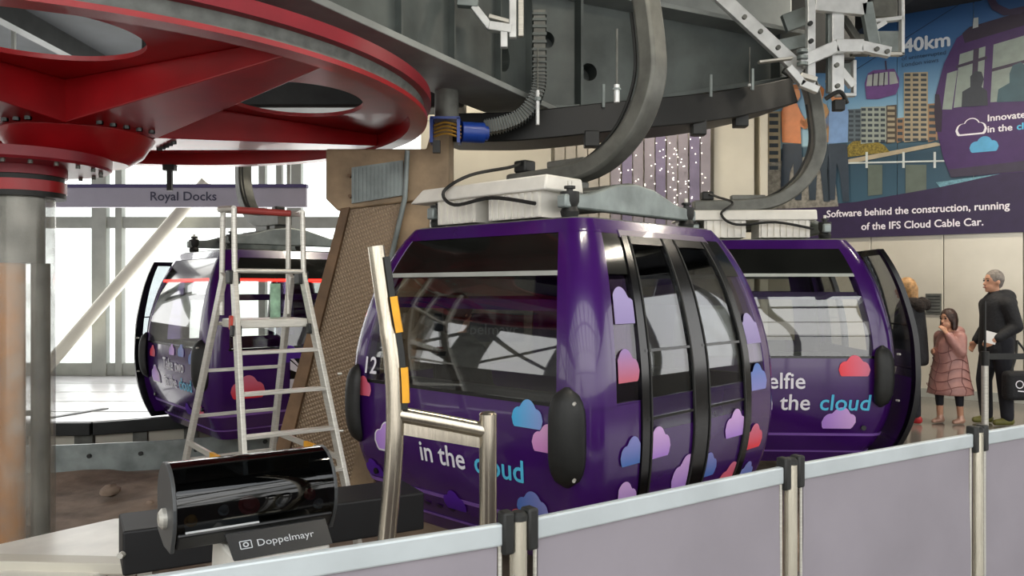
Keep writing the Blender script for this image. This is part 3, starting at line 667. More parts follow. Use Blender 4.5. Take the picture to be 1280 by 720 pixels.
    MB().box((0, 0, zt+.28), (.34, .16, .08)).build('arm_pedestal', 'galv_dk', root, local=True, bevel=.01); MB().box((-sd*.3, 0, zt+.28), (.16, .14, .08)).build('arm_pedestal', 'galv_dk', root, local=True, bevel=.01)
    ao = MB().tube(arm, .1, flat=(.17, .13)).build('hanger_arm', 'galv_dk', root, local=True, bevel=.025)
    MB().box((sd*.05, 0, zt+.455), (.34, .10, .05)).build('arm_gusset', 'galv_dk', ao, local=True, bevel=.01)
    MB().tube([p+Vector((-sd*.1, -.05, .03)) for p in arm[4:44]], .012, n=8).build('arm_cable', 'rubber', ao, local=True)
    MB().box((-sd*.36, -.02, zt+.47), (.12, .12, .09)).build('clamp_block', 'dark', ao, local=True, bevel=.015)
    pr = MB().lathe([(0, 0), (.035, 0), (.035, .02), (.02, .025), (0, .025)], (sd*.85, -.02, zt+1.62), 14, axis=(0, -1, 0)); pr.build('pin', 'alu', ao, local=True)
    MB().bar((sd*.40, -.06, zt+1.75), (sd*.73, -.06, zt+1.52), .05, .1).build('grip_lever', 'galv_dk', ao, local=True, bevel=.01)
    # white equipment housing on the roof
    if box_face:
        y = box_face*.585
        for x0, x1 in ((-.52, -.14), (-.02, .44)):
            h_ = MB().box(((x0+x1)/2, y, zt+.085), (x1-x0, .3, .16)).build('equipment_housing', 'white', root, local=True)
            n = int((x1-x0)/.055)
            for i in range(n): MB().box((x0+(i+.5)*(x1-x0)/n, y+box_face*.155, zt+.085), (.022, .022, .15)).build('cooling_fin', 'white', h_, local=True, smooth=0)
        ld = MB().add([(-.78, y-.19, zt+.165), (.50, y-.19, zt+.165), (.50, y+.19, zt+.165), (-.78, y+.19, zt+.165), (-.66, y-.17, zt+.26), (.50, y-.17, zt+.26), (.50, y+.17, zt+.26), (-.68, y+.17, zt+.27)],
                      [(3, 2, 1, 0), (4, 5, 6, 7), (0, 1, 5, 4), (1, 2, 6, 5), (2, 3, 7, 6), (3, 0, 4, 7)]).build('housing_lid', 'white', root, local=True, bevel=.012)
        MB().cyl((-.72, y, zt), (-.72, y, zt+.16), .04, n=14).build('antenna_tube', 'white', root, local=True)
        cb_ = spline([(.45, y+box_face*.22, zt+.08), (.1, y+box_face*.24, zt+.14), (-.25, y+box_face*.24, zt+.12), (-.38, y+box_face*.22, zt+.22), (-.25, y+box_face*.1, zt+.33), (-.3, y*.4, zt+.44), (-.36, -.05, zt+.50)], 6)
        MB().tube(cb_, .012, n=8).build('roof_cable', 'rubber', root, local=True)
    else:
        MB().cyl((-.7, -.62, zt), (-.7, -.62, zt+.2), .04, n=14).build('antenna_tube', 'white', root, local=True)
    # lettering
    z1_, z2_, f_ = .69, .50, tf
    if line1: decal_text(0, f_, z1_, line1, ts, 'ink_white', root)
    w_ = decal_text(0, f_, z2_, 'in the ', ts, 'ink_white', root)
    decal_text(0, f_+w_+.075, z2_, 'cloud', ts, 'ink_cyan', root)
    if number: decal_text(0, -.80, 1.02, number, .16, 'ink_white', root, off=.014)
    decal_cloud(0, -.56, .50, .34, 'ink_white', root, .006, name='logo_outline'); decal_cloud(0, -.56, .514, .30, cl_lilac, root, .009, name='logo_cloud')
    for i in range(3):                              # small icons on the skirt
        f = -.35+.12*i; zz = .17
        p = [onface(0, f, zz, .008), onface(0, f+.035, zz+.03, .008), onface(0, f-.035, zz+.03, .008)]
        MB().add(p, [(0, 1, 2)]).build('skirt_icon', 'black', root, local=True, smooth=0)
    for f, z in ((.78, .34), (-.78, .34)): MB().cyl(onface(0, f, z, 0), onface(0, f, z, .02), .022, n=12).build('lock_plug', 'black', root, local=True)
    return root
g1 = gondola('gondola', (.369, 5.72, -.05), math.radians(-43.6), 1, False, None, -1, 'purple gondola with closed black-framed doors and number 12 beside the curved handrail', number='12')
for f, z, w, c, cut in ((.60, .82, .26, 'c', None), (.74, .70, .26, 'p', None), (.62, .30, .26, 'b', None), (.50, .18, .24, 'r', None), (-.80, .86, .22, 'r', None), (-.05, .20, .22, 'd', None), (-.80, .30, .2, 'd', None)):
    decal_cloud(0, f, z, w, CL[c], g1, cut=cut)
for f, z, w, c, cut in ((-.44, .62, .3, 'l', (-.505, 0)), (-.12, .38, .34, 'l', (-.6, -.085)), (-.42, .12, .28, 'b', (-.505, 0)), (.12, .40, .26, 'b', (.08, .5)), (.40, .62, .3, 'l', (0, .505)), (.45, .26, .3, 'r', (.1, .505)),
                        (-.66, .62, .26, 'b', (-.85, -.59)), (-.72, .36, .28, 'l', (-.78, -.5)), (-.72, 1.08, .3, 'm', (-.79, -.59)), (-.72, 1.40, .34, 'n', (-.79, -.59)), (.66, .50, .28, 'r', (.59, .85)), (.68, .26, .24, 'b', (.6, .85)), (.68, .9, .3, 'b', (.59, .85)), (.68, 1.22, .34, 'n', (.59, .79))):
    decal_cloud(1, f, z, w, CL[c], g1, cut=cut, off=.0095)
g2 = gondola('gondola', (2.34, 8.12, -.02), math.radians(-3), 1, True, 'Selfie', -1, 'purple gondola reading Selfie in the cloud, door open towards the queue', arm_top=3.8, tf=-.12, ts=.2)
for f, z, w, c in ((.64, .80, .3, 'r'), (.56, .33, .32, 'l'), (-.25, .33, .26, 'c'), (-.7, .3, .3, 'b')): decal_cloud(0, f, z, w, CL[c], g2)
g3 = gondola('gondola', (-2.93, 9.58, -.05), math.radians(-50), -1, True, 'Take two', 0, 'purple gondola reading Take two in the cloud, red light strip, behind the ladder', led=True, arm_top=3.7)
for f, z, w, c in ((.62, .80, .24, 'b'), (.30, .86, .22, 'b'), (.02, .86, .2, 'l'), (-.62, .80, .22, 'r'), (.66, .25, .3, 'r'), (.3, .22, .22, 'd'), (.78, .6, .2, 'l')): decal_cloud(0, f, z, w, CL[c], g3)
for f, z, w, c in ((-.62, .45, .4, 'r'), (.3, .78, .3, 'l'), (.62, .78, .34, 'c'), (-.2, .8, .3, 'd')): decal_cloud(1, f, z, w, CL[c], g3)
pc_ = onface(1, .02, .60, .012); mbk = MB(); mwh = MB()                   # black and white sunburst sticker
cx0 = .02; cz0 = .62
for i in range(24):
    a0 = 2*math.pi*i/24; a1 = 2*math.pi*(i+1)/24
    q = lambda a: (max(-.24, min(.24, math.cos(a)*.4)), max(-.22, min(.22, math.sin(a)*.4)))
    (x0, y0), (x1, y1) = q(a0), q(a1)
    (mbk if i % 2 else mwh).add([onface(1, cx0, cz0, .014), onface(1, cx0+x0/1.1, cz0+y0, .014), onface(1, cx0+x1/1.1, cz0+y1, .014)], [(0, 1, 2)])
stk = mbk.build('sunburst_sticker', 'black', g3, local=True, smooth=0); mwh.build('sunburst_rays', 'ink_white', stk, local=True, smooth=0)

# ------------------------------------------------------------------ bullwheel with its column
BC = Vector((-3.2, 5.9, 2.83)); BR = 2.56
bw = empty('bullwheel', BC); tag(bw, 'large red steel bullwheel overhead with grey rubber rope liner', 'bullwheel')
MB().lathe([(BR-.05, .20), (BR+.03, .20), (BR+.03, .12), (BR-.02, .115), (BR-.05, .115)], BC, 128).build('upper_flange', 'red_dk', bw, smooth=30)
MB().lathe([(BR-.06, .12), (BR-.02, .12), (BR-.045, .075), (BR-.02, .03), (BR-.06, .025)], BC, 128).build('rope_liner', 'liner', bw, smooth=60)
MB().lathe([(BR-.10, .0), (BR, .0), (BR+.005, .028), (BR-.06, .03), (BR-.10, .2), (BR-.13, .2), (BR-.13, .0), (BR-.10, 0)], BC, 128).build('lower_flange', 'red', bw, smooth=30)
# web plate with big openings between the spokes
web = MB(); NS = 5; ph0 = math.radians(-33)
zt_, zb_ = .15, .12
def webp(r, a, z): return BC+Vector((r*math.cos(a), r*math.sin(a), z))
for k in range(NS):
    a0 = ph0+k*2*math.pi/NS; N = 24
    for side in (0, 1):
        z = zt_ if side else zb_
        outer = [webp(BR-.1, a0+2*math.pi/NS*i/N, z) for i in range(N+1)]; inner = [webp(.5, a0+2*math.pi/NS*i/N, z) for i in range(N+1)]
        am = a0+math.pi/NS; c = BC+Vector((1.58*math.cos(am), 1.58*math.sin(am), z)); er = Vector((math.cos(am), math.sin(am), 0)); et = Vector((-er.y, er.x, 0))
        H = 32; hole = []
        loop = outer + list(reversed(inner))
        # sample the sector outline by angle about the opening's centre
        def hit(d):
            best = None
            for i in range(len(loop)):
                p = loop[i]-c; q = loop[(i+1) % len(loop)]-c; e_ = q-p; den = d.x*e_.y-d.y*e_.x
                if abs(den) < 1e-9: continue
                t = (p.x*e_.y-p.y*e_.x)/den; u = (p.x*d.y-p.y*d.x)/den
                if t > 0 and -1e-6 <= u <= 1+1e-6 and (best is None or t > best): best = t
            return c+d*(best or 0)
        ov = []; hv = []
        for i in range(H*2):
            t = math.pi*i/H; d = er*math.cos(t)+et*math.sin(t)
            hv.append(c+er*math.cos(t)*.50+et*math.sin(t)*.56); ov.append(hit(d))
        n = len(ov); web.add(ov+hv, [(i, (i+1) % n, n+(i+1) % n, n+i) for i in range(n)])
    n = 64
    am = a0+math.pi/NS; er = Vector((math.cos(am), math.sin(am), 0)); et = Vector((-er.y, er.x, 0))
    lo_ = [BC+er*1.58+er*math.cos(2*math.pi*i/n)*.50+et*math.sin(2*math.pi*i/n)*.56+Vector((0, 0, zb_)) for i in range(n)]
    web.add(lo_+[p+Vector((0, 0, zt_-zb_)) for p in lo_], [(i, (i+1) % n, n+(i+1) % n, n+i) for i in range(n)])
web.build('web_plate', 'red', bw, smooth=30)
for k in range(NS):                                 # tapered box spokes below the web
    a = ph0+k*2*math.pi/NS; er = Vector((math.cos(a), math.sin(a), 0)); et = Vector((-er.y, er.x, 0)); U = Vector((0, 0, 1))
    vs = []
    for r, w, zb in ((.45, .34, -.17), (BR-.14, .14, .02)):
        vs += [BC+er*r+et*s*w+U*z for s, z in ((-1, zb), (1, zb), (1, zb_), (-1, zb_))]
    sp = MB().add(vs, [(3, 2, 1, 0), (4, 5, 6, 7), (0, 1, 5, 4), (1, 2, 6, 5), (2, 3, 7, 6), (3, 0, 4, 7)]).build('spoke', 'red', bw, smooth=0, bevel=.008)
    for i in range(5):
        for s in (-.19, .19):
            p = BC+er*(.62)+et*s*(i/4*2-1)+U*(-.145); MB().cyl(p, p-U*.03, .022, n=6).build('spoke_bolt', 'galv', sp)
MB().lathe([(0, -.365), (.34, -.365), (.44, -.30), (.52, -.17), (.52, .2), (0, .2)], BC, 48).build('hub', 'red', bw, smooth=30)
CX, CY = -3.36, 5.5
colm = empty('bullwheel_column', (CX, CY, TR)); tag(colm, 'stout steel column with red collar and orange core under the bullwheel', 'column')
MB().lathe([(.2, 2.37), (.53, 2.37), (.55, 2.385), (.55, 2.45), (.2, 2.46)], (CX, CY, 0), 64).build('top_flange', 'red_dk', colm, smooth=30)
for i in range(20):
    t = 2*math.pi*i/20; p = Vector((CX+.48*math.cos(t), CY+.48*math.sin(t), 2.372)); MB().cyl(p, p-Vector((0, 0, .025)), .014, n=6).build('flange_bolt', 'galv_dk', colm)
for nm, r_, z0, z1, m_ in (('collar', .27, 2.375, 2.31, 'red_dk'), ('seal_ring', .25, 2.31, 2.275, 'rubber'), ('collar', .265, 2.275, 2.20, 'red'), ('seal_ring', .26, 2.20, 2.165, 'rubber')):
    MB().lathe([(0, z0), (r_, z0), (r_, z1), (0, z1)], (CX, CY, 0), 40).build(nm, m_, colm, smooth=30)
MB().lathe([(0, 2.165), (.15, 2.165), (.15, 1.72), (0, 1.72)], (CX-.02, CY, 0), 40).build('shaft', 'galv_dk', colm)
MB().lathe([(0, 1.72), (.10, 1.72), (.10, TR), (0, TR)], (CX-.08, CY-.03, 0), 40).build('orange_core', 'orange', colm)
MB().lathe([(0, 1.72), (.06, 1.72), (.06, TR), (0, TR)], (CX+.09, CY+.05, 0), 30).build('inner_pipe', 'galv_dk', colm)
def sleeve_mat():
    m = bpy.data.materials.new('cloudy_clear_sleeve'); m.use_nodes = True; n = m.node_tree; n.nodes.clear()
    o = n.nodes.new('ShaderNodeOutputMaterial'); mx = n.nodes.new('ShaderNodeMixShader'); tr_ = n.nodes.new('ShaderNodeBsdfTransparent'); p = n.nodes.new('ShaderNodeBsdfPrincipled')
    p.inputs['Base Color'].default_value = (.42, .41, .36, 1); p.inputs['Roughness'].default_value = .18; p.inputs['Metallic'].default_value = .3
    t = n.nodes.new('ShaderNodeTexCoord'); nz = n.nodes.new('ShaderNodeTexNoise'); nz.inputs['Scale'].default_value = 5; n.links.new(t.outputs['Object'], nz.inputs[0])
    mr = n.nodes.new('ShaderNodeMapRange'); mr.inputs[1].default_value = .3; mr.inputs[2].default_value = .7; mr.inputs[3].default_value = .3; mr.inputs[4].default_value = .6; n.links.new(nz.outputs[0], mr.inputs[0])
    n.links.new(mr.outputs[0], mx.inputs[0]); n.links.new(tr_.outputs[0], mx.inputs[1]); n.links.new(p.outputs[0], mx.inputs[2]); n.links.new(mx.outputs[0], o.inputs[0]); return m
MB().lathe([(.195, 2.165), (.195, TR+.05)], (CX, CY, 0), 48).build('clear_sleeve', sleeve_mat(), colm)
MB().lathe([(0, TR), (.32, TR), (.32, TR+.06), (.24, TR+.06), (.24, TR+.12), (0, TR+.12)], (CX, CY, 0), 40).build('base_ring', 'alu', colm)
tri = empty('sensor_bracket', (-3.55, 8.3, 2.55)); tag(tri, 'short dark bracket hanging under the bullwheel rim', 'bracket')
MB().box((-3.55, 8.3, 2.67), (.05, .04, .22)).build('bracket_arm', 'dark', tri, smooth=0); MB().box((-3.55, 8.3, 2.797), (.12, .08, .06)).build('bracket_foot', 'dark', tri, smooth=0)

# ------------------------------------------------------------------ overhead girders and drive machinery
GA = Vector((-2.1, 3.53, 0)); GB = Vector((.17, 7.74, 0)); gd = (GB-GA).normalized(); gn = Vector((gd.y, -gd.x, 0)); U = Vector((0, 0, 1))
ga = empty('station_girder', (GA.x, GA.y, 3.2)); tag(ga, 'deep grey steel girder running over the bullwheel rim', 'girder')
body = MB().prism([GA-gn*.0+U*3.24, GB+U*3.24, GB+U*4.75, GA+U*4.75], -gn*.35).build('web', 'girder', ga, smooth=0)
def cut(o, centres, r, n):
    cs = []
    for c in centres:
        k = MB().cyl(c-n*.2, c+n*.2, r, n=28).build('cutter', 'dark', None, smooth=0); k.parent = None; cs.append(k)
        b = o.modifiers.new('b', 'BOOLEAN'); b.object = k; b.operation = 'DIFFERENCE'; b.solver = 'EXACT'
    bpy.context.view_layer.update(); bake(o)
    for k in cs: bpy.data.objects.remove(k)
def ongirder(u, v, A, n):
    d = Vector(((u-640)/1000, 1, -(v-360)/1000)); return CAM+d*((A-CAM).dot(n)/d.dot(n))
cut(body, [ongirder(628, 70, GA, gn)], .14, gn)
MB().bar(GA+gn*.06+U*3.21, GB+gn*.06+U*3.21, .6, .05).build('bottom_flange', 'girder_lt', ga, smooth=0, bevel=.006)
for t in (.55, .70, .86, .985):
    p = GA.lerp(GB, t); MB().box(p+gn*.03+U*3.98, (.02, .06, 1.5), rz=math.atan2(gn.y, gn.x)+math.pi/2).build('stiffener', 'girder', ga, smooth=0)
for t in (.6, .66): 
    p = GA.lerp(GB, t); MB().cyl(p+U*4.0-gn*.0, p+U*4.0+gn*.04, .03, n=6).build('bolt', 'galv', ga)
HA = GB+Vector((.0, -.04, 0)); HM = Vector((.62, 7.72, 0)); HB = Vector((2.95, 8.45, 0))
hb = empty('station_girder', (HA.x, HA.y, 3.2)); tag(hb, 'tapering dark grey girder arm above the middle gondola', 'girder')
def arm_part(A, B, za0, za1, zb0, zb1, m, holes=()):
    d = (B-A).normalized(); n = Vector((d.y, -d.x, 0))
    o = MB().prism([A+U*za0, B+U*zb0, B+U*zb1, A+U*za1], -n*.3).build('web', m, hb, smooth=0)
    if holes: cut(o, [ongirder(u, v, A, n) for u, v in holes], .085, n)
    MB().bar(A+U*za0+n*.05, B+U*zb0+n*.05, .45, .045).build('bottom_flange', m, hb, smooth=0, bevel=.005)
    MB().bar(A+U*za1+n*.05, B+U*zb1+n*.05, .45, .045).build('top_flange', 'girder_lt', hb, smooth=0, bevel=.005)
arm_part(HA, HM, 3.22, 4.42, 3.24, 4.33, 'girder', [(682, 50)])
arm_part(HM, HB, 3.24, 4.33, 3.72, 4.16, 'girder', [(736, 90)])
for t in (.0, .28, .9):
    p = HM.lerp(HB, t); zz = 3.24+.48*t; zz2 = 4.33-.17*t
    MB().box(p+Vector((.02, -.09, (zz+zz2)/2)), (.025, .16, zz2-zz-.04), rz=.3).build('stiffener', 'girder', hb, smooth=0)
up = MB().prism([(1.0, 8.35, 4.38), (2.85, 8.8, 4.25), (3.1, 8.85, 4.5), (3.1, 8.85, 5.4), (1.0, 8.35, 5.4)], (.0, .25, 0)); tag(up.build('upper_beam', 'girder_lt', smooth=0, bevel=.02), 'pale grey upper beam above the tapering girder', 'beam')
cvp = spline([(-.6, 7.55, 3.02), (.1, 7.3, 2.98), (.9, 7.25, 3.05), (1.7, 7.5, 3.18), (2.3, 7.9, 3.36), (2.68, 8.2, 3.5)], 8)
cv = MB().tube(cvp, .1, flat=(.5, .26)); cvo = tag(cv.build('conveyor_beam', mat('near_black_paint', '#121312', .5, .1, .2, 4), smooth=40, bevel=.01), 'black curved conveyor beam slung below the girder', 'conveyor')
for i in (14, 24, 30): 
    p = cvp[i]; MB().box(p+Vector((0, -.2, -.17)), (.13, .12, .14)).build('tyre_bracket', 'dark', cvo, bevel=.01); MB().cyl(p+Vector((.1, -.26, .1)), p+Vector((.1, -.26, .3)), .015, n=8).build('rod', 'galv', cvo)
# dark machinery above, behind the wheel and girder
for i, (x, y, z, sx_, sy_, sz_) in enumerate(((-2.2, 8.6, 4.0, 3.4, .4, 1.1), (2.2, 9.6, 4.6, 3.6, .6, .8))):
    tag(MB().box((x, y, z), (sx_, sy_, sz_)).build('machinery_casing', 'dark', smooth=0, bevel=.03), ('dark casing hidden behind the bullwheel rim' if i == 0 else 'dark casing behind the pale upper beam'), 'casing')
# flexible cable chain, sensor rods, blue motor
cc = empty('cable_chain', fromcam(672, 20, 6.85)); tag(cc, 'perforated grey cable chain curving down the girder', 'cable chain')
pts = spline([fromcam(674, 15, 6.85), fromcam(674, 80, 6.85), fromcam(672, 115, 6.85), fromcam(655, 143, 6.85), fromcam(630, 155, 6.85), fromcam(606, 160, 6.85)], 8)
MB().tube(pts, .1, flat=(.12, .1)).build('chain_body', 'galv_dk', cc)
for i in range(1, len(pts)-1): MB().tube([pts[i]+(pts[i+1]-pts[i])*k for k in (-.18, .18)], .1, flat=(.15, .12)).build('chain_link', 'girder', cc, smooth=0)
for u, v0, v1, D in ((672, 113, 156, 6.7), (771, 106, 128, 5.0), (937, 105, 131, 7.6)):
    a = fromcam(u, v0, D); b = fromcam(u, v1, D); so = empty('sensor_rod', a)
    tag(so, {672: 'white sensor rod hanging below the cable chain', 771: 'short chrome sensor beside the hanger arm', 937: 'small chrome rod under the girder tip'}[u], 'sensor')
    MB().cyl(a, b, .016 if u != 771 else .018, n=12).build('rod', 'alu_w', so); MB().cyl(a+U*.35, a, .007, n=8).build('stem', 'galv_dk', so)
    MB().cyl(a+(b-a)*.2, a+(b-a)*.3, .028, n=6).build('nut', 'galv', so)
bm_ = empty('drive_motor', fromcam(575, 165, 6.55)); tag(bm_, 'small blue drive motor with yellow cabling beside the bullwheel', 'motor')
c0 = fromcam(577, 165, 6.55); MB().cyl(c0, c0+Vector((.18, .05, 0)), .085, n=20).build('motor_body', 'blue', bm_); MB().cyl(c0+Vector((.18, .05, 0)), c0+Vector((.21, .06, 0)), .06, n=20).build('motor_cap', 'blue', bm_)
for dx in (-.24, -.02): MB().box(c0+Vector((dx, -.02, .0)), (.025, .14, .2)).build('frame_plate', 'blue', bm_, smooth=0)
MB().box(c0+Vector((-.13, -.02, .1)), (.24, .14, .02)).build('frame_plate', 'blue', bm_, smooth=0)
for k in range(4): MB().tube(spline([c0+Vector((-.22, -.06, .04-.03*k)), c0+Vector((-.12, -.09, .06-.03*k)), c0+Vector((-.0, -.06, .03-.03*k))], 5), .009, n=6).build('cable', 'brass', bm_)
MB().cyl(c0+Vector((-.13, .1, .1)), c0+Vector((-.13, .1, .5)), .1, n=18).build('motor_shaft', 'galv_dk', bm_); MB().box(c0+Vector((-.2, -.05, -.13)), (.06, .05, .1)).build('clip', 'dark', bm_)

def barpx(name, a, b, w, D, m, parent, dep=None, D2=None):
    A = fromcam(*a, D); B = fromcam(*b, D2 or D); ww = w/1000*D
    d = (B-A).normalized(); return MB().bar(A, B, dep or ww*1.1, ww, up=d.cross(Vector((0, 1, 0)))).build(name, m, parent, smooth=0, bevel=.006)
lw = empty('aluminium_bracket', fromcam(643, 45, 6.4)); tag(lw, 'white aluminium profile and elbow bracket hung from the girder', 'bracket')
for n_, a, b, w, m in (('profile', (641, -30), (641, 48), 9, 'alu_w'), ('profile', (651, -30), (651, 46), 7, 'alu'), ('bracket_arm', (592, 8), (613, 35), 9, 'alu_w'), ('bracket_arm', (611, 33), (640, 37), 11, 'alu_w'), ('bracket_arm', (611, 20), (640, 28), 5, 'alu'), ('foot', (630, 40), (630, 60), 9, 'alu_w'), ('clamp', (572, 2), (598, 4), 12, 'galv')):
    barpx(n_, a, b, w, 6.4, m, lw)
gm = empty('grip_mechanism', fromcam(1030, 118, 7.6)); tag(gm, 'white aluminium grip mechanism of bars and levers before the poster', 'grip mechanism')
for n_, a, b, w, m, D in (('diagonal_arm', (896, -8), (1002, 90), 17, 'alu_w', 7.6), ('mast', (1013, -20), (1013, 112), 10, 'alu_w', 7.5), ('mast', (1046, 6), (1046, 118), 15, 'alu_w', 7.55), ('mast', (1036, 10), (1036, 116), 5, 'galv', 7.6),
                          ('lever', (1000, 78), (1046, 58), 15, 'alu_w', 7.45), ('lever', (1044, 58), (1078, 58), 16, 'alu_w', 7.45), ('lever', (1076, 58), (1112, 66), 13, 'alu_w', 7.45),
                          ('frame_bar', (1127, -20), (1127, 70), 4, 'alu_w', 7.7), ('frame_bar', (1088, 68), (1129, 68), 4, 'alu', 7.7), ('frame_bar', (1084, 28), (1128, 23), 5, 'alu_w', 7.7), ('frame_bar', (1086, 40), (1106, 28), 6, 'alu_w', 7.65),
                          ('frame_bar', (1067, 76), (1067, 119), 4, 'alu_w', 7.7), ('frame_bar', (1044, 119), (1069, 119), 4, 'alu_w', 7.7), ('frame_bar', (1050, 88), (1066, 108), 9, 'alu_w', 7.6), ('frame_bar', (1048, 102), (1067, 100), 4, 'alu', 7.7),
                          ('crosshead', (1018, 4), (1082, 10), 20, 'alu_w', 7.5), ('crosshead', (1082, 4), (1092, 58), 14, 'galv', 7.5), ('link', (985, 84), (1004, 106), 9, 'alu_w', 7.4), ('link', (1000, 104), (1022, 113), 9, 'alu_w', 7.4),
                          ('link', (1000, 94), (1020, 100), 6, 'alu', 7.4), ('housing', (966, 60), (1012, 50), 16, 'galv', 7.7), ('housing', (980, 30), (1008, 20), 22, 'galv', 7.75), ('side_plate', (1075, 44), (1075, 70), 22, 'galv_dk', 7.9), ('side_plate', (1108, 40), (1108, 66), 30, 'galv', 7.95),
                          ('side_plate', (1056, 80), (1056, 100), 18, 'galv', 7.9), ('rod', (948, 78), (990, 73), 3, 'alu', 7.4), ('side_plate', (1105, -10), (1105, 22), 30, 'galv_dk', 7.9), ('strut', (1052, 20), (1080, 62), 8, 'galv_dk', 7.8)):
    barpx(n_, a, b, w, D, m, gm, dep=.07)
for u, v in ((1012, 30), (1013, 52), (1045, 82), (1095, 62), (1108, 65), (930, 22), (950, 40), (972, 60), (1008, 108), (1046, 108)):
    p = fromcam(u, v, 7.42); MB().cyl(p, p+Vector((0, -.03, 0)), .022, n=10).build('bolt', 'dark' if u in (1012, 1013) else 'galv_dk', gm)
for v in (66, 74, 82): p = fromcam(1003, v, 7.4); MB().lathe([(0, 0), (.05, 0), (.05, .03), (0, .03)], p, 16).build('spring_washer', 'galv', gm)
p = fromcam(1048, 132, 7.3); MB().box(p, (.1, .08, .1)).build('damper_block', 'dark', gm, bevel=.01); MB().tube(spline([p+Vector((-.12, 0, .06)), p+Vector((0, -.03, .12)), p+Vector((.08, 0, .02))], 6), .02, n=8).build('damper_hose', 'rubber', gm)

# inclined tan support leg with its head box, behind the ladder
def tread_mat():
    m = bpy.data.materials.new('chequer_plate'); m.use_nodes = True; n = m.node_tree; b = n.nodes['Principled BSDF']
    t = n.nodes.new('ShaderNodeTexCoord'); mp = n.nodes.new('ShaderNodeMapping'); mp.inputs['Rotation'].default_value = (0, .35, 0); n.links.new(t.outputs['Object'], mp.inputs[0])
    w1 = n.nodes.new('ShaderNodeTexWave'); w1.inputs['Scale'].default_value = 14; w1.bands_direction = 'X'; n.links.new(mp.outputs[0], w1.inputs[0])
    w2 = n.nodes.new('ShaderNodeTexWave'); w2.inputs['Scale'].default_value = 9; w2.bands_direction = 'Z'; w2.inputs['Distortion'].default_value = 1.5; n.links.new(mp.outputs[0], w2.inputs[0])
    mu = n.nodes.new('ShaderNodeMath'); mu.operation = 'MULTIPLY'; n.links.new(w1.outputs[1], mu.inputs[0]); n.links.new(w2.outputs[1], mu.inputs[1])
    r = n.nodes.new('ShaderNodeValToRGB'); n.links.new(mu.outputs[0], r.inputs[0]); r.color_ramp.elements[0].color = (*lin('#8a765f'), 1); r.color_ramp.elements[1].color = (*lin('#ab957a'), 1); r.color_ramp.elements[1].position = .7
    bp = n.nodes.new('ShaderNodeBump'); bp.inputs['Strength'].default_value = .35; bp.inputs['Distance'].default_value = .02; n.links.new(mu.outputs[0], bp.inputs['Height']); n.links.new(bp.outputs[0], b.inputs['Normal'])
    n.links.new(r.outputs[0], b.inputs['Base Color']); b.inputs['Roughness'].default_value = .42; b.inputs['Metallic'].default_value = .3; return m
LY = 6.9
leg = empty('support_leg', (-1.6, LY, TR)); tag(leg, 'leaning tan steel support leg faced with chequer plate', 'support leg')
def lp(u, v, dy=0): return fromcam(u, v, LY)+Vector((0, dy, 0))
MB().prism([lp(330, 640), lp(500, 640), lp(540, 245), lp(432, 262)], (0, .45, 0)).build('leg_body', 'tan', leg, smooth=0, bevel=.01)
MB().prism([lp(348, 625, -.04), lp(436, 625, -.04), lp(508, 248, -.04), lp(440, 256, -.04)], (0, .035, 0)).build('chequer_plate', tread_mat(), leg, smooth=0)
MB().prism([lp(326, 640, -.10), lp(346, 640, -.10), lp(440, 260, -.10), lp(429, 262, -.10)], (0, .2, 0)).build('side_flange', 'tan_dk', leg, smooth=0, bevel=.006)
MB().prism([lp(432, 640, -.09), lp(470, 640, -.09), lp(470, 545, -.09), lp(452, 540, -.09)], (0, .2, 0)).build('foot_gusset', 'tan', leg, smooth=0, bevel=.006)
MB().tube([lp(512, 192, -.15), lp(509, 250, -.15), lp(490, 330, -.12), lp(462, 430, -.12)], .022, n=10).build('conduit', 'galv', leg)
MB().prism([lp(410, 250, -.08), lp(424, 264, -.08), lp(540, 250, -.08), lp(562, 238, -.08), lp(562, 150, -.08), lp(544, 152, -.08), lp(534, 188, -.08), lp(410, 188, -.08)], (0, .6, 0)).build('head_box', 'tan', leg, smooth=0, bevel=.012)
MB().prism([lp(443, 256, -.12), lp(506, 246, -.12), lp(506, 203, -.12), lp(443, 212, -.12)], (0, .03, 0)).build('ribbed_plate', 'galv', leg, smooth=0)
for i in range(13): MB().bar(lp(446+i*4.8, 254-i*.7, -.125), lp(446+i*4.8, 214-i*.7, -.125), .014, .014).build('plate_rib', 'galv', leg, smooth=0)
for u, v in ((440, 222), (441, 247), (510, 208), (510, 240)): p = lp(u, v, -.08); MB().cyl(p, p+Vector((0, -.05, 0)), .016, n=8).build('bolt', 'tan_dk', leg)

# cabinet seen through the middle gondola, with its maker's board
cab = empty('machine_cabinet', (-.3, 8.6, TR)); tag(cab, 'grey machine cabinet with navy Doppelmayr board seen through the middle gondola', 'cabinet')
MB().box((-.25, 8.7, .75), (1.9, .4, 2.2)).build('cabinet_body', mat('cabinet_grey', '#8e8b84', .5, 0, .08, 2), cab, smooth=0, bevel=.02)
MB().box((-.35, 8.48, 1.13), (.95, .03, .3)).build('name_board', mat('navy_board', '#232e48', .4, 0, .05, 3), cab, smooth=0)
text_on('lettering', 'Doppelmayr', .16, (-.74, 8.46, 1.06), (1, 0, 0), (0, 0, 1), mat('grey_lettering', '#9aa0ac', .4, 0, .02, 3), cab)

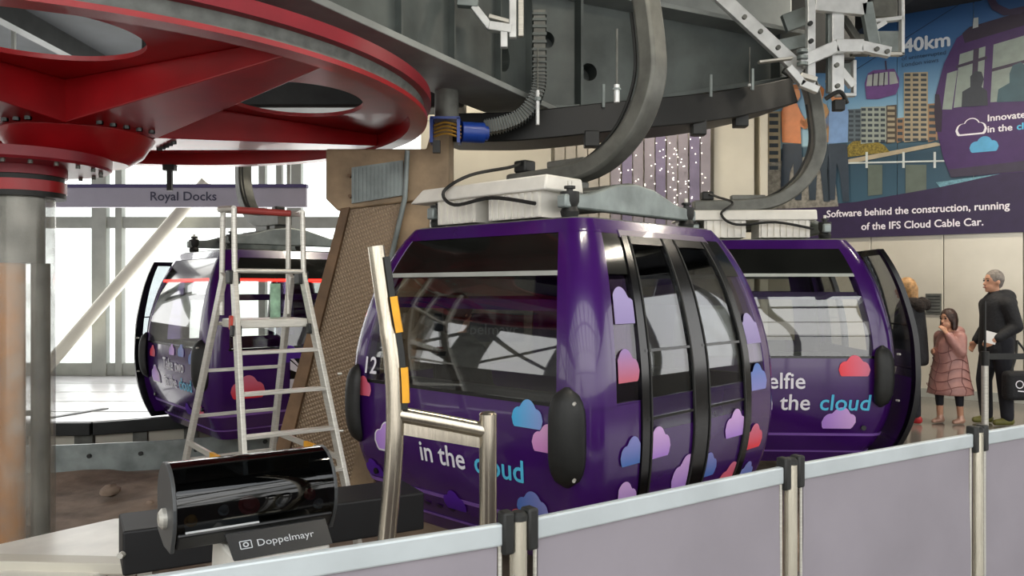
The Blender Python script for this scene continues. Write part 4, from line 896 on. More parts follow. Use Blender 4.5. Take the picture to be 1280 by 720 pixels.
# ------------------------------------------------------------------ step ladder
LA = Vector((-1.66, 5.35, 0)); lf = Vector((.6, -.8, 0)); lwd = Vector((.8, .6, 0))
ld = empty('step_ladder', (LA.x, LA.y, TR)); tag(ld, 'aluminium platform step ladder with guard rail and yellow taped braces', 'ladder')
def L(w, f, z): return LA+lwd*w+lf*f+U*z
HW = .23; AP = 1.62; FF = .82; FB = 1.0
def stile(w, front, r=.055):
    s = 1 if front else -1; wd = HW*1.0
    top = L(w*HW, s*.10, AP+.02); foot = L(w*(HW+.13), s*(FF if front else FB), TR+.02)
    MB().bar(top, foot, .075, .03, up=lwd).build('stile', 'alu', ld, smooth=0, bevel=.004)
    MB().box(foot, (.08, .06, .05)).build('rubber_foot', 'rubber', ld, bevel=.008)
    return top, foot
st = {(w, fr): stile(w, fr) for w in (-1, 1) for fr in (True, False)}
for fr, n in ((True, 8), (False, 6)):
    for i in range(1, n):
        t = i/n; a = st[(-1, fr)][0].lerp(st[(-1, fr)][1], t); b = st[(1, fr)][0].lerp(st[(1, fr)][1], t)
        if fr and i < 2: continue
        MB().bar(a, b, .075 if fr else .035, .022).build('tread' if fr else 'rung', 'alu', ld, smooth=0, bevel=.003)
MB().box(L(0, .02, 1.32), (.46, .34, .055), rz=math.atan2(lwd.y, lwd.x)).build('platform', 'alu', ld, smooth=0, bevel=.006)
MB().box(L(-.25, .16, 1.33), (.05, .06, .09), rz=math.atan2(lwd.y, lwd.x)).build('red_catch', mat('red_plastic', '#c8402a', .5, 0, .05, 4), ld, bevel=.008)
for w in (-1, 1):
    MB().cyl(L(w*HW, .12, AP), L(w*HW, .1, 2.06), .018, n=12).build('guard_post', 'alu', ld); MB().cyl(L(w*HW, -.16, AP-.25), L(w*HW*.98, -.14, 2.06), .018, n=12).build('guard_post', 'alu', ld)
    MB().box(L(w*HW, .08, AP), (.07, .1, .09), rz=math.atan2(lwd.y, lwd.x)).build('hinge_block', 'dark', ld, bevel=.01)
    MB().box(L(w*(HW+.02), .2, 1.28), (.06, .07, .07), rz=math.atan2(lwd.y, lwd.x)).build('hinge_block', 'dark', ld, bevel=.01)
    a = L(w*(HW+.09), .52, .46); b = L(w*(HW+.09), -.62, .46)
    MB().bar(a, b, .02, .035).build('brace', 'alu', ld, smooth=0); MB().bar(a.lerp(b, .38), a.lerp(b, .52), .024, .04).build('yellow_tape', 'yellow', ld, smooth=0)
hoop = [L(-HW, .1, 2.06), L(-HW, -.14, 2.07), L(HW, -.14, 2.07), L(HW, .1, 2.06)]
MB().tube(spline(hoop, 6), .02, n=12).build('guard_rail', 'alu', ld)
MB().tube(spline([L(-HW*.6, -.14, 2.075), L(0, -.148, 2.075), L(HW, -.12, 2.07)], 6), .023, n=12).build('red_grip_sleeve', mat('red_sleeve', '#a8423c', .5, 0, .1, 4), ld)
MB().cyl(L(-HW, .12, AP+.04), L(HW, .12, AP+.04), .016, n=12).build('knee_rail', 'alu', ld)
MB().box(L(HW*.55, -.13, 1.45), (.07, .012, .26), rz=math.atan2(lwd.y, lwd.x)).build('instruction_sticker', mat('green_sticker', '#9cc2a4', .5, 0, .25, 14), ld, smooth=0)

# ------------------------------------------------------------------ white base plates and black beam box on the left
bp_ = empty('base_plate', (-2.55, 4.7, -.02)); tag(bp_, 'white bolted steel base plates on the pit edge near the column', 'base plate')
MB().prism([(-3.15, 4.62, .0), (-2.62, 5.28, .0), (-2.35, 5.3, 0), (-2.02, 4.55, 0), (-2.25, 4.2, 0), (-3.2, 4.25, 0)], (0, 0, .03)).build('top_plate', 'white', bp_, smooth=0, bevel=.006)
MB().prism([(-2.42, 5.27, .032), (-2.33, 5.27, .032), (-2.04, 4.57, .032), (-2.15, 4.45, .032)], (0, 0, .02)).build('edge_plate', 'white', bp_, smooth=0, bevel=.004)
for t in (.1, .35, .6, .85): p = Vector((-2.38, 5.2, .05)).lerp(Vector((-2.1, 4.55, .05)), t); MB().cyl(p, p+U*.012, .016, n=8).build('bolt', 'dark', bp_)
for x, y in ((-3.0, 4.5), (-2.2, 4.5), (-2.5, 5.15)): MB().box((x, y, TR/2), (.1, .1, -TR)).build('leg', 'white', bp_, smooth=0)
MB().bar((-3.3, 4.4, .05), (-2.0, 4.32, .05), .12, .06).build('cream_beam', 'cream', bp_, smooth=0, bevel=.006)
bb = empty('beam_box', (-1.2, 4.0, TR)); tag(bb, 'long black box beam lying behind the control console', 'box beam')
MB().bar((-1.82, 3.72, .36), (-.55, 4.42, .36), .34, .2).build('beam_casing', mat('matt_black_casing', '#121214', .6, 0, .1, 6), bb, smooth=0, bevel=.01)
for t in (.08, .9): p = Vector((-1.82, 3.72, 0)).lerp(Vector((-.55, 4.42, 0)), t); MB().box((p.x, p.y, (TR+.27)/2), (.07, .07, .27-TR)).build('leg', 'alu', bb, smooth=0)
MB().cyl((-1.74, 3.58, .36), (-1.74, 3.55, .36), .014, n=8).build('screw', 'alu', bb)

# ------------------------------------------------------------------ control console with rounded smoked cover
CC = Vector((-.87, 2.64, .015)); ca = Vector((.84, .545, 0)).normalized(); cb2 = Vector((-ca.y, ca.x, 0))      # length axis, away axis
con = empty('control_console', (CC.x, CC.y, 0)); tag(con, 'black control console with rounded smoked cover on a white pedestal', 'console')
def K(x, y, z): return CC+ca*x+cb2*y+U*z
HL = .245
def arcprof(r, n=14, a0=-.62, a1=math.pi*.93): return [(-math.cos(a0+(a1-a0)*i/n)*r, math.sin(a0+(a1-a0)*i/n)*r) for i in range(n+1)]
pr = arcprof(.14); zc_ = .85
side = [(y, z+zc_) for y, z in pr]+[(.13, .75), (.02, .722), (-.09, .727)]
for s in (-1, 1):
    MB().prism([K(s*HL, y, z) for y, z in side], ca*(s*.012)).build('end_plate', mat('dark_grey_plastic', '#47494a', .4, 0, .08, 6), con, smooth=0, bevel=.003)
    MB().lathe([(0, 0), (.032, 0), (.032, .012), (.02, .022), (0, .022)], K(s*(HL+.012), -.02, .82), 20, axis=ca*s).build('hinge_cap', 'alu', con)
cov = MB(); n = len(pr); vs = [K(s*HL, y*.985, zc_+z*.985) for s in (-1, 1) for y, z in pr]; cov.add(vs, [(i, i+1, n+i+1, n+i) for i in range(n-1)]); cov.build('smoked_cover', G_cover, con, smooth=60)
deck = [(y, z) for y, z in ((-.13, .785), (-.055, .87), (.09, .90), (.115, .76), (.02, .73), (-.09, .735))]
MB().prism([K(-HL+.003, y, z) for y, z in deck], ca*(2*HL-.006)).build('control_deck', mat('console_black', '#121315', .35, 0, .1, 6), con, smooth=0, bevel=.006)
dn = Vector((0, 0, 1)); d0 = K(0, -.13, .785); d1 = K(0, -.055, .87); dslope = (d1-d0).normalized(); dnorm = ca.cross(dslope).normalized()
for x, t, r, m in ((-.02, .55, .024, mat('emergency_red', '#d0202c', .3, 0, .03, 4, coat=.4)), (.18, .6, .014, MATS['emergency_red']), (-.2, .35, .014, 'yellow'), (-.1, .5, .012, 'alu_w'), (.08, .5, .012, 'alu_w'), (.2, .3, .012, 'alu_w')):
    p = d0+ca*x+dslope*(t*.13); MB().lathe([(r*1.4, 0), (r*1.4, .006), (r, .008), (r, .022), (r*.6, .028), (0, .028)], p, 18, axis=dnorm).build('push_button', m, con)
p = d0+dslope*.02; MB().bar(p-ca*.22+dnorm*.004, p-ca*.0+dnorm*.004, .004, .03, up=dslope).build('label_strip', 'alu_w', con, smooth=0)
# pedestal and label plate
MB().add([K(x, y, z) for x, y, z in ((-.13, -.25, -.015), (.2, -.25, -.015), (.2, .08, -.015), (-.13, .08, -.015), (-.10, -.235, .722), (.195, -.235, .722), (.195, .06, .725), (-.10, .06, .725))],
         [(3, 2, 1, 0), (4, 5, 6, 7), (0, 1, 5, 4), (1, 2, 6, 5), (2, 3, 7, 6), (3, 0, 4, 7)]).build('pedestal', 'white', con, smooth=0, bevel=.01)
lb = [K(-.105, -.242, .722), K(.20, -.242, .722), K(.20, -.172, .784), K(-.115, -.172, .784)]
MB().prism(lb, (K(0, 1, 0)-K(0, 0, 0))*.012).build('name_plate', mat('charcoal_plate', '#26282b', .4, 0, .05, 5), con, smooth=0)
ey = (lb[3]-lb[0]); ey = (K(0, .07, .062)-K(0, 0, 0)+Vector((0, 0, 0))).normalized(); nn = ca.cross(ey).normalized()
o0 = K(-.03, -.2155, .7455)+nn*.002
text_on('lettering', 'Doppelmayr', .034, o0, ca, ey, mat('silver_lettering', '#c9ced2', .4, 0, .02, 3), con, wide=1.05)
def quadring(c, w, h, t):
    mb = MB()
    for dx, dy, a, b in ((0, h/2, w, t), (0, -h/2, w, t), (w/2, 0, t, h), (-w/2, 0, t, h)):
        q = c+ca*dx+ey*dy; mb.add([q+ca*x*a/2+ey*y*b/2 for x, y in ((-1, -1), (1, -1), (1, 1), (-1, 1))], [(0, 1, 2, 3)])
    return mb
quadring(o0-ca*.032+ey*.012, .034, .026, .003).build('emblem_frame', MATS['silver_lettering'], con, smooth=0)
MB().lathe([(.005, .0003), (.009, .0003)], o0-ca*.032+ey*.012, 16, axis=nn).build('emblem_ring', MATS['silver_lettering'], con)

# ------------------------------------------------------------------ curved stainless handrail
RY = 2.35
hr = empty('handrail', (-.37, RY, 0)); tag(hr, 'curved brushed steel handrail with yellow strip before the middle gondola', 'handrail')
hp = spline([fromcam(470, 308, RY), fromcam(480, 380, RY), fromcam(491, 450, RY), fromcam(494, 520, RY), fromcam(491, 590, RY), fromcam(484, 668, RY), Vector((-.38, RY-.02, .62)), Vector((-.37, RY-.02, 0))], 8)
MB().tube(hp, [.024]*12+[.027]*(len(hp)-12), n=20).build('tall_post', 'steel', hr)
MB().tube(spline([fromcam(494, 517, RY), fromcam(550, 527, RY+.03), fromcam(606, 538, RY+.06)], 4), .024, n=20).build('top_bar', 'steel', hr)
MB().bar(fromcam(500, 535, RY), fromcam(604, 553, RY+.06), .012, .035).build('flat_bar', 'steel', hr, smooth=0)
b0 = fromcam(610, 520, RY+.06); MB().cyl((b0.x, b0.y, 0), b0, .0265, n=20).build('short_post', 'steel', hr)
MB().lathe([(.027, 0), (.027, .006), (.02, .012), (0, .012)], b0, 20).build('post_cap', 'steel', hr)
MB().tube([p+Vector((.030, -.012, 0)) for p in hp[2:24]], .009, flat=(.012, .016)).build('black_edge_strip', 'rubber', hr)
for i0, i1 in ((7, 12), (17, 22)): MB().tube([p+Vector((.034, -.014, 0)) for p in hp[i0:i1+1]], .009, flat=(.016, .02)).build('yellow_strip', 'yellow', hr)
for q in (Vector((-.37, RY-.02, 0)), Vector((b0.x, b0.y, 0))): MB().lathe([(0, 0), (.06, 0), (.06, .01), (0, .01)], q, 24).build('base_flange', 'steel', hr)

# ------------------------------------------------------------------ crowd barrier: posts and fabric panels
PB = [Vector((-.935, 1.41, 0)), Vector((.015, 1.90, 0)), Vector((.87, 2.50, 0)), Vector((1.78, 3.06, 0)), Vector((2.69, 3.60, 0))]
postlab = ['steel barrier post at the console end of the banner row', 'steel barrier post below the short handrail post', 'steel barrier post in front of the gondola doors', 'steel barrier post in line with the belt stanchion', 'steel barrier post at the queue end of the banner row']
for i, p in enumerate(PB):
    po = empty('barrier_post', p); tag(po, postlab[i], 'barrier post', 'barrier posts')
    MB().cyl(p, p+U*1.0, .021, n=20).build('tube', 'poststeel', po)
    MB().lathe([(.021, 1.0), (.023, 1.0), (.023, 1.012), (.015, 1.02), (0, 1.02)], p, 20).build('cap', 'rubber', po)
    MB().lathe([(0, 0), (.17, 0), (.17, .012), (.05, .03), (.03, .05), (0, .05)], p, 32).build('base', 'poststeel', po)
    for q in (PB[i-1] if i else None, PB[i+1] if i < 4 else None):
        if q is None: continue
        d = (q-p).normalized(); rz = math.atan2(d.y, d.x)
        MB().box(p+d*.033+U*.975, (.03, .038, .10), rz=rz).build('rail_clip', 'rubber', po, bevel=.006); MB().box(p+d*.033+U*.17, (.03, .038, .08), rz=rz).build('rail_clip', 'rubber', po, bevel=.006)
panlab = ['grey fabric barrier panel below the control console', 'grey fabric barrier panel in front of the closed gondola doors', 'grey fabric barrier panel in front of the Selfie gondola', 'grey fabric barrier panel in front of the waiting man']
for i in range(4):
    a, b = PB[i], PB[i+1]; d = (b-a).normalized(); A = a+d*.045; B = b-d*.045; L_ = (B-A).length
    pn = empty('crowd_barrier', (A+B)/2); tag(pn, panlab[i], 'barrier panel', 'barrier panels')
    MB().bar(A+U*.972, B+U*.972, .022, .052).build('top_rail', 'rail', pn, smooth=0, bevel=.005); MB().bar(A+U*.15, B+U*.15, .022, .04).build('bottom_rail', 'rail', pn, smooth=0, bevel=.005)
    nx_, nz_ = 16, 12; nrm = Vector((d.y, -d.x, 0)); fb = MB(); vs = []
    for sgn in (0, 1):
        for j in range(nz_+1):
            for k in range(nx_+1):
                s_ = k/nx_; z = .16+.79*j/nz_; wv = .006*math.sin(s_*9+i)*math.sin(j*.5+i)*math.sin(math.pi*j/nz_)
                vs.append(A+d*(.012+s_*(L_-.024))+U*z+nrm*(wv+(.0015 if sgn else -.0015)))
    N1 = (nx_+1)*(nz_+1); fs = []
    for sgn in (0, 1):
        for j in range(nz_):
            for k in range(nx_): q0 = sgn*N1+j*(nx_+1)+k; fs.append((q0, q0+1, q0+nx_+2, q0+nx_+1))
    fb.add(vs, fs).build('banner', 'banner', pn, smooth=60)
    for e_ in (A+d*.004, B-d*.004): MB().cyl(e_+U*.17, e_+U*.95, .005, n=8).build('edge_rod', 'alu', pn)

# belt stanchion in the queue
sp_ = empty('belt_stanchion', (4.70, 7.95, 0)); tag(sp_, 'slim belt stanchion with black head beside the waiting man', 'stanchion')
q = Vector((4.70, 7.95, 0)); MB().cyl(q, q+U*.78, .032, n=18).build('pole', 'alu', sp_); MB().cyl(q+U*.78, q+U*.92, .038, n=18).build('belt_head', 'rubber', sp_); MB().lathe([(0, 0), (.17, 0), (.17, .015), (.06, .03), (.04, .06), (0, .06)], q, 30).build('base', 'galv_dk', sp_)
MB().cyl(q+U*.92, q+U*1.42, .012, n=10).build('sign_pole', 'rubber', sp_)
MB().bar(q+U*.87+Vector((.03, 0, 0)), q+Vector((1.3, .25, .85)), .006, .06).build('belt', 'rubber', sp_, smooth=0)

# ------------------------------------------------------------------ people
def blob(name, mb, m, parent, vox=.011, smooth=4):
    o = mb.build(name, m, parent, local=True, smooth=0)
    r = o.modifiers.new('r', 'REMESH'); r.mode = 'VOXEL'; r.voxel_size = vox; r.use_smooth_shade = True
    s = o.modifiers.new('s', 'SMOOTH'); s.factor = .5; s.iterations = smooth
    bpy.context.view_layer.update(); bake(o)
    for p in o.data.polygons: p.use_smooth = True
    return o
def V(*a): return Vector(a)
def hand(mb, wrist, d, n, k=1.0, curl=.6, side=1):      # palm, four fingers and a thumb; d finger direction, n palm normal
    d = d.normalized(); n = (n-d*n.dot(d)).normalized(); s = d.cross(n).normalized()*side
    for i in range(4):
        b = wrist+d*.05*k+s*(i-1.5)*.019*k
        mb.capsule(wrist+s*(i-1.5)*.012*k, b+d*.035*k, .015*k, .012*k, 8)
        ln = (.034, .04, .038, .03)[i]*k; p1 = b+d*.035*k; p2 = p1+(d*math.cos(curl*.6)+n*math.sin(curl*.6))*ln; p3 = p2+(d*math.cos(curl*1.6)+n*math.sin(curl*1.6))*ln*.8
        mb.capsule(p1, p2, .0105*k, .0095*k, 8); mb.capsule(p2, p3, .0095*k, .008*k, 8)
    t0 = wrist+d*.025*k-s*.03*k; t1 = t0+(d*.6-s*.7+n*.3).normalized()*.035*k; t2 = t1+(d*.9-s*.1+n*.4).normalized()*.03*k
    mb.capsule(t0, t1, .013*k, .011*k, 8); mb.capsule(t1, t2, .011*k, .009*k, 8)
def head(mb, c, k, fwd):                               # skull, jaw, nose, ears; c = centre of head
    s = Vector((-fwd.y, fwd.x, 0)); 
    Rm = Matrix((s, fwd, U)).transposed()
    mb.ball(c+U*.02*k-fwd*.008*k, .1*k, 18, (.78, .98, 1.08), Rm)
    mb.ball(c-U*.055*k+fwd*.03*k, .066*k, 16, (.86, .95, .95), Rm)
    mb.capsule(c+fwd*.088*k+U*.005*k, c+fwd*.108*k-U*.028*k, .010*k, .015*k, 8)
    mb.ball(c+fwd*.087*k-U*.062*k, .018*k, 10, (1.4, .8, .7), Rm)
    mb.ball(c+fwd*.07*k-U*.1*k, .025*k, 10, (1.1, .9, .8), Rm)
    for e_ in (-1, 1): mb.ball(c+s*e_*.08*k-fwd*.01*k-U*.005*k, .03*k, 10, (.35, .7, 1.0), Rm)
def face_bits(root, c, k, fwd):
    s = Vector((-fwd.y, fwd.x, 0))
    for e_ in (-1, 1):
        MB().ball(c+fwd*.084*k+s*e_*.034*k+U*.015*k, .011*k, 10).build('eye', 'eye', root, local=True)
        MB().capsule(c+fwd*.092*k+s*e_*.018*k+U*.037*k, c+fwd*.08*k+s*e_*.05*k+U*.036*k, .005*k, .004*k, 6).build('eyebrow', 'brownhair', root, local=True)
    MB().capsule(c+fwd*.101*k-s*.02*k-U*.062*k, c+fwd*.101*k+s*.02*k-U*.062*k, .006*k, .006*k, 8).build('mouth', 'lip', root, local=True)
def shoe(root, ankle, fwd, k, m, name='shoe'):
    a = Vector((ankle.x, ankle.y, 0)); mb = MB()
    mb.ball(a+U*.05*k-fwd*.03*k, .05*k, 12, (.85, 1, 1)); mb.capsule(a+U*.045*k, a+fwd*.13*k+U*.036*k, .046*k, .034*k, 12); mb.capsule(a+U*.05*k, a+U*.11*k, .046*k, .045*k, 12)
    for p in mb.v: p.z = max(p.z, .004)
    return blob(name, mb, m, root, .010, 3)
# --- man in the black jacket, side-on, facing left
fx = Vector((-1, -.06, 0)).normalized(); sy = Vector((-fx.y, fx.x, 0))   # sy: his left hand side (towards the viewer when negative y)
man = empty('person', (5.52, 9.1, 0)); tag(man, 'grey-haired person in black hooded jacket and olive shoes queueing', 'person')
hc = V(0, 0, 1.62)+fx*.05
b_ = MB(); head(b_, hc, 1.0, fx); b_.capsule(V(0, 0, 1.42), hc-U*.06, .06, .055, 14)
b_.capsule(V(0, 0, 1.0), V(0, 0, 1.36), .14, .15, 16); b_.capsule(V(0, 0, .95), V(0, 0, 1.0), .14, .14, 14)
legs = []
for s, dx in ((-1, .06), (1, -.05)):
    hip = V(0, 0, .93)+sy*s*.09; kn = V(0, 0, .5)+sy*s*.1+fx*(dx+.03); an = V(0, 0, .08)+sy*s*.1+fx*dx; legs.append((hip, kn, an))
    b_.capsule(hip, kn, .085, .058, 12); b_.capsule(kn, an, .058, .04, 12)
arms = []
for s, el, wr in ((1, V(0, 0, 1.12)+sy*.25-fx*.05, V(0, 0, .98)+sy*.22+fx*.17), (-1, V(0, 0, 1.12)-sy*.25-fx*.05, V(0, 0, .92)-sy*.24+fx*.10)):
    sh = V(0, 0, 1.36)+sy*s*.19; arms.append((sh, el, wr)); b_.capsule(sh, el, .05, .042, 12); b_.capsule(el, wr, .042, .03, 12); b_.capsule(V(0, 0, 1.34), sh, .09, .06, 12)
    hand(b_, wr, (wr-el), -sy*s, 1.0, .7, s)
blob('body', b_, 'skin', man); face_bits(man, hc, 1.0, fx)
j = MB(); j.capsule(V(0, 0, .86)+fx*.01, V(0, 0, 1.02), .185, .185, 18); j.capsule(V(0, 0, 1.02), V(0, 0, 1.34), .185, .175, 18); j.capsule(V(0, 0, 1.36), V(0, 0, 1.46)+fx*.02, .12, .085, 16)
j.ball(V(0, 0, 1.44)-fx*.10, .11, 14, (1, 1, .9)); j.capsule(V(0, 0, 1.38)-sy*.1-fx*.08, V(0, 0, 1.38)+sy*.1-fx*.08, .08, .08, 12)
for sh, el, wr in arms: j.capsule(sh, el, .085, .07, 14); j.capsule(el, el.lerp(wr, .9), .07, .052, 14); j.capsule(V(0, 0, 1.36), sh, .12, .085, 14)
for p in j.v: p.z = max(p.z, .74)
blob('jacket', j, 'cloth_blk', man, .014, 6)
t_ = MB()
for hip, kn, an in legs: t_.capsule(hip+U*.02, kn, .115, .085, 14); t_.capsule(kn, an+U*.02, .085, .068, 14)
t_.capsule(V(0, 0, .93)-sy*.05, V(0, 0, .93)+sy*.05, .13, .13, 14); blob('trousers', t_, 'cloth_navy', man, .014, 5)
for hip, kn, an in legs: shoe(man, an, fx, 1.05, 'shoe_ol')
h_ = MB(); sR = Matrix((sy, fx, U)).transposed(); h_.ball(hc+U*.035-fx*.022, .108, 18, (.82, .95, 1.0), sR); h_.ball(hc-fx*.05+U*.0, .085, 14, (.85, .7, 1.0), sR); blob('hair', h_, 'greyhair', man, .009, 3)
# paper in his hand and the bag on his arm
wl = man.location+arms[0][2]
pp_ = MB().box(wl+fx*.06+sy*.0+U*.02, (.13, .012, .13), m=Matrix.Rotation(.25, 3, 'Y')); tag(pp_.build('paper_sheet', 'paper', smooth=0), 'white folded paper held by the waiting person', 'paper')
bag = empty('shoulder_bag', (5.60, 8.78, .3)); tag(bag, 'black shoulder bag with white round logo beside the waiting person', 'bag')
MB().box((5.60, 8.78, .48), (.40, .16, .32)).build('bag_body', 'cloth_blk', bag, bevel=.05, seg=3)
for dx in (-.14, .14): MB().tube(spline([V(5.60+dx, 8.76, .62), V(5.60+dx*.5, 8.78, .8), V(5.58, 8.84, .97)], 6), .012, n=8).build('bag_strap', 'rubber', bag)
MB().lathe([(.035, 0), (.045, 0)], V(5.52, 8.697, .50), 20, axis=(0, -1, 0)).build('logo_ring', 'ink_white', bag)
MB().bar(V(5.50, 8.697, .43), V(5.60, 8.697, .42), .003, .012).build('logo_line', 'ink_white', bag, smooth=0)
# --- girl in the pink quilted coat
gx = Vector((-.9, -.43, 0)).normalized(); gs = Vector((-gx.y, gx.x, 0)); k = .76
girl = empty('person', (5.01, 9.15, 0)); tag(girl, 'small person in dusty pink quilted coat with rose shoes', 'person')
hc = V(0, 0, 1.19)+gx*.04
b_ = MB(); head(b_, hc, .92, gx); b_.capsule(V(0, 0, 1.02), hc-U*.05, .045, .045, 12); b_.capsule(V(0, 0, .62), V(0, 0, .98), .1, .105, 14)
legs = []
for s, dx in ((-1, .06), (1, -.07)):
    hip = V(0, 0, .62)+gs*s*.065; kn = V(0, 0, .34)+gs*s*.075+gx*(dx+.02); an = V(0, 0, .07)+gs*s*.08+gx*dx; legs.append((hip, kn, an)); b_.capsule(hip, kn, .07, .045, 12); b_.capsule(kn, an, .045, .032, 12)
arms = []
for s, el, wr in ((1, V(0, 0, .82)+gs*.15+gx*.03, V(0, 0, 1.04)+gs*.08+gx*.17), (-1, V(0, 0, .80)-gs*.16-gx*.05, V(0, 0, .82)-gs*.10+gx*.14)):
    sh = V(0, 0, .99)+gs*s*.12; arms.append((sh, el, wr)); b_.capsule(sh, el, .04, .034, 10); b_.capsule(el, wr, .034, .025, 10); b_.capsule(V(0, 0, .98), sh, .06, .045, 10); hand(b_, wr, wr-el, -gs*s, .78, .7, s)
blob('body', b_, 'skin', girl, .009); face_bits(girl, hc, .92, gx)
c_ = MB(); n = 28
prof_ = [(.27, .34), (.262, .40), (.24, .50), (.222, .60), (.20, .72), (.185, .82), (.17, .92), (.13, 1.01), (.075, 1.06)]
for i in range(len(prof_)-1):
    c_.cyl(V(0, 0, prof_[i][1]), V(0, 0, prof_[i+1][1]), prof_[i][0]*.88, prof_[i+1][0]*.88, n)
c_.ball(V(0, 0, 1.05)-gx*.1, .1, 12, (1, 1, .7))
for sh, el, wr in arms: c_.capsule(sh, el, .075, .066, 12); c_.capsule(el, el.lerp(wr, .88), .066, .045, 12); c_.capsule(V(0, 0, .98), sh, .09, .07, 12)
coat = blob('coat', c_, 'pinkcoat', girl, .012, 4)
for zz in (.42, .52, .62, .72, .84):                   # quilting seams
    rr = [r for r, z_ in prof_ if z_ >= zz-.08][0]*.87+.003
    MB().tube([V(math.cos(a)*rr, math.sin(a)*rr, zz+.03*math.sin(3*a)) for a in [2*math.pi*i/40 for i in range(40)]], .005, n=6, closed=True).build('quilt_seam', mat('dark_pink_seam', '#7c4f4c', .5, 0, .1, 5), coat, local=True)
for i in range(9):
    a = 2*math.pi*i/9
    MB().tube([V(math.cos(a+.12*math.sin(q*2))*rr_*.885, math.sin(a+.12*math.sin(q*2))*rr_*.885, zz_) for q, (rr_, zz_) in enumerate(prof_[:7])], .004, n=6).build('quilt_seam', MATS['dark_pink_seam'], coat, local=True)
t_ = MB()
for hip, kn, an in legs: t_.capsule(hip, kn, .075, .05, 12); t_.capsule(kn, kn.lerp(an, .45), .05, .042, 12)
blob('leggings', t_, 'cloth_navy', girl, .010, 3)
for hip, kn, an in legs: shoe(girl, an, gx, .82, 'shoe_pk')
h_ = MB(); sR = Matrix((gs, gx, U)).transposed(); h_.ball(hc+U*.03-gx*.02, .103, 16, (.86, .95, 1.0), sR); h_.capsule(hc-gx*.06, hc-gx*.07-U*.12, .075, .06, 12); h_.capsule(hc-gx*.01+gs*.065, hc+gs*.075-U*.1, .03, .025, 8); h_.capsule(hc-gx*.01-gs*.065, hc-gs*.075-U*.1, .03, .025, 8)
blob('hair', h_, 'brownhair', girl, .009, 3)
# --- woman in the black coat, half behind the open door
wx = Vector((-.8, .6, 0)).normalized(); ws = Vector((-wx.y, wx.x, 0))
wo = empty('person', (4.60, 9.25, 0)); tag(wo, 'blond person in black fur-collared coat by the open gondola door', 'person')
hc = V(0, 0, 1.54)+wx*.05
b_ = MB(); head(b_, hc, .96, wx); b_.capsule(V(0, 0, 1.34), hc-U*.05, .05, .05, 12); b_.capsule(V(0, 0, .92), V(0, 0, 1.28), .12, .13, 14)
legs = []
for s, dx in ((-1, .1), (1, -.08)):
    hip = V(0, 0, .88)+ws*s*.085; kn = V(0, 0, .47)+ws*s*.09+wx*(dx+.02); an = V(0, 0, .08)+ws*s*.09+wx*dx; legs.append((hip, kn, an)); b_.capsule(hip, kn, .085, .055, 12); b_.capsule(kn, an, .055, .036, 12)
arms = []
for s, el, wr in ((1, V(0, 0, 1.04)+ws*.24, V(0, 0, 1.02)+ws*.16+wx*.22), (-1, V(0, 0, 1.04)-ws*.24, V(0, 0, .84)-ws*.24+wx*.08)):
    sh = V(0, 0, 1.28)+ws*s*.16; arms.append((sh, el, wr)); b_.capsule(sh, el, .045, .038, 10); b_.capsule(el, wr, .038, .027, 10); b_.capsule(V(0, 0, 1.26), sh, .08, .055, 10); hand(b_, wr, wr-el, -ws*s, .92, .7, s)
blob('body', b_, 'skin', wo, .010); face_bits(wo, hc, .96, wx)
c_ = MB(); c_.capsule(V(0, 0, .72), V(0, 0, 1.0), .2, .185, 18); c_.capsule(V(0, 0, 1.0), V(0, 0, 1.28), .185, .16, 18)
for sh, el, wr in arms: c_.capsule(sh, el, .085, .07, 12); c_.capsule(el, el.lerp(wr, .9), .07, .05, 12); c_.capsule(V(0, 0, 1.28), sh, .11, .085, 12)
for p in c_.v: p.z = max(p.z, .66)
blob('coat', c_, 'cloth_blk', wo, .014, 5)
fu = MB()
for i in range(16):
    a = 2*math.pi*i/16; fu.ball(V(math.cos(a)*.12, math.sin(a)*.12, 1.36+.02*math.sin(a*5))-wx*.05, .065+.012*math.sin(i*7), 10)
blob('fur_collar', fu, mat('dark_fur', '#2a211d', .9, 0, .4, 40, bump=.8, bscale=90), wo, .012, 1)
t_ = MB()
for hip, kn, an in legs: t_.capsule(hip, kn, .1, .07, 12); t_.capsule(kn, an+U*.02, .07, .055, 12)
blob('trousers', t_, 'cloth_navy', wo, .013, 4)
for hip, kn, an in legs: shoe(wo, an, wx, .95, 'shoe_rd')
h_ = MB(); sR = Matrix((ws, wx, U)).transposed(); h_.ball(hc+U*.03-wx*.02, .108, 16, (.86, .97, 1.0), sR); h_.capsule(hc-wx*.06, hc-wx*.08-U*.17, .08, .06, 12); blob('hair', h_, 'blond', wo, .009, 3)
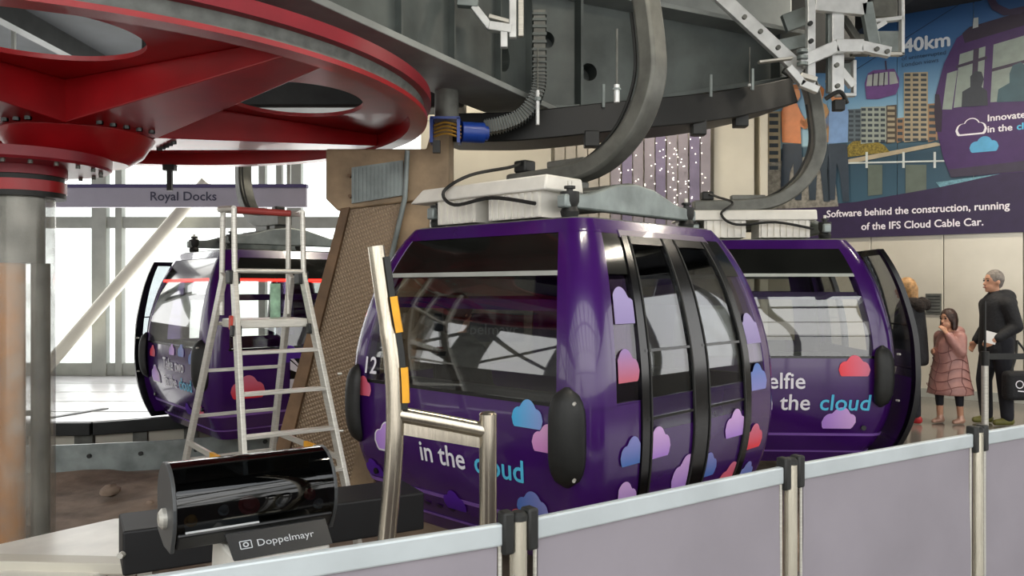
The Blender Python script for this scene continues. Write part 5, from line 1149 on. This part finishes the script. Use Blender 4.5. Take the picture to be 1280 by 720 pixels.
# --- seated passenger inside the middle gondola, dark against the window
px_ = Vector((.69, .72, 0)).normalized(); ps = Vector((-px_.y, px_.x, 0))
pas = empty('person', (-.37, 5.60, .66)); tag(pas, 'dark-haired passenger in black seated inside the middle gondola', 'person')
hc = V(0, 0, .72)
b_ = MB(); head(b_, hc, 1.0, px_); b_.capsule(V(0, 0, .5), hc-U*.05, .055, .055, 12); b_.capsule(V(0, 0, .08), V(0, 0, .44), .13, .14, 14)
legs = []
for s in (-1, 1):
    hip = V(0, 0, .08)+ps*s*.09; kn = hip+px_*.36+U*.02; an = kn-U*.46; legs.append((hip, kn, an)); b_.capsule(hip, kn, .08, .055, 12); b_.capsule(kn, an, .055, .038, 12)
    sh = V(0, 0, .44)+ps*s*.18; el = V(0, 0, .2)+ps*s*.22+px_*.04; wr = V(0, 0, .16)+ps*s*.1+px_*.24; arms.append((sh, el, wr)); b_.capsule(sh, el, .048, .04, 10); b_.capsule(el, wr, .04, .028, 10); b_.capsule(V(0, 0, .42), sh, .08, .055, 10); hand(b_, wr, wr-el, -U, 1, .5, s)
blob('body', b_, 'skin', pas, .012); face_bits(pas, hc, 1.0, px_)
c_ = MB(); c_.capsule(V(0, 0, .08), V(0, 0, .42), .17, .17, 16); c_.capsule(V(0, 0, .42), V(0, 0, .52), .12, .08, 14)
for sh, el, wr in arms[-2:]: c_.capsule(sh, el, .078, .065, 12); c_.capsule(el, el.lerp(wr, .9), .065, .045, 12); c_.capsule(V(0, 0, .42), sh, .11, .078, 12)
blob('jacket', c_, 'cloth_blk', pas, .014, 5)
t_ = MB()
for hip, kn, an in legs: t_.capsule(hip, kn, .1, .075, 12); t_.capsule(kn, an+U*.02, .075, .06, 12)
blob('trousers', t_, 'cloth_navy', pas, .014, 4)
for hip, kn, an in legs:
    mb = MB(); mb.capsule(an-U*.0, an+px_*.12-U*.02, .045, .035, 10); blob('shoe', mb, 'rubber', pas, .012, 2)
h_ = MB(); sR = Matrix((ps, px_, U)).transposed(); h_.ball(hc+U*.03-px_*.015, .112, 16, (.86, .98, 1.0), sR); h_.capsule(hc-px_*.05, hc-px_*.06-U*.08, .085, .07, 12); blob('hair', h_, 'brownhair', pas, .01, 3)
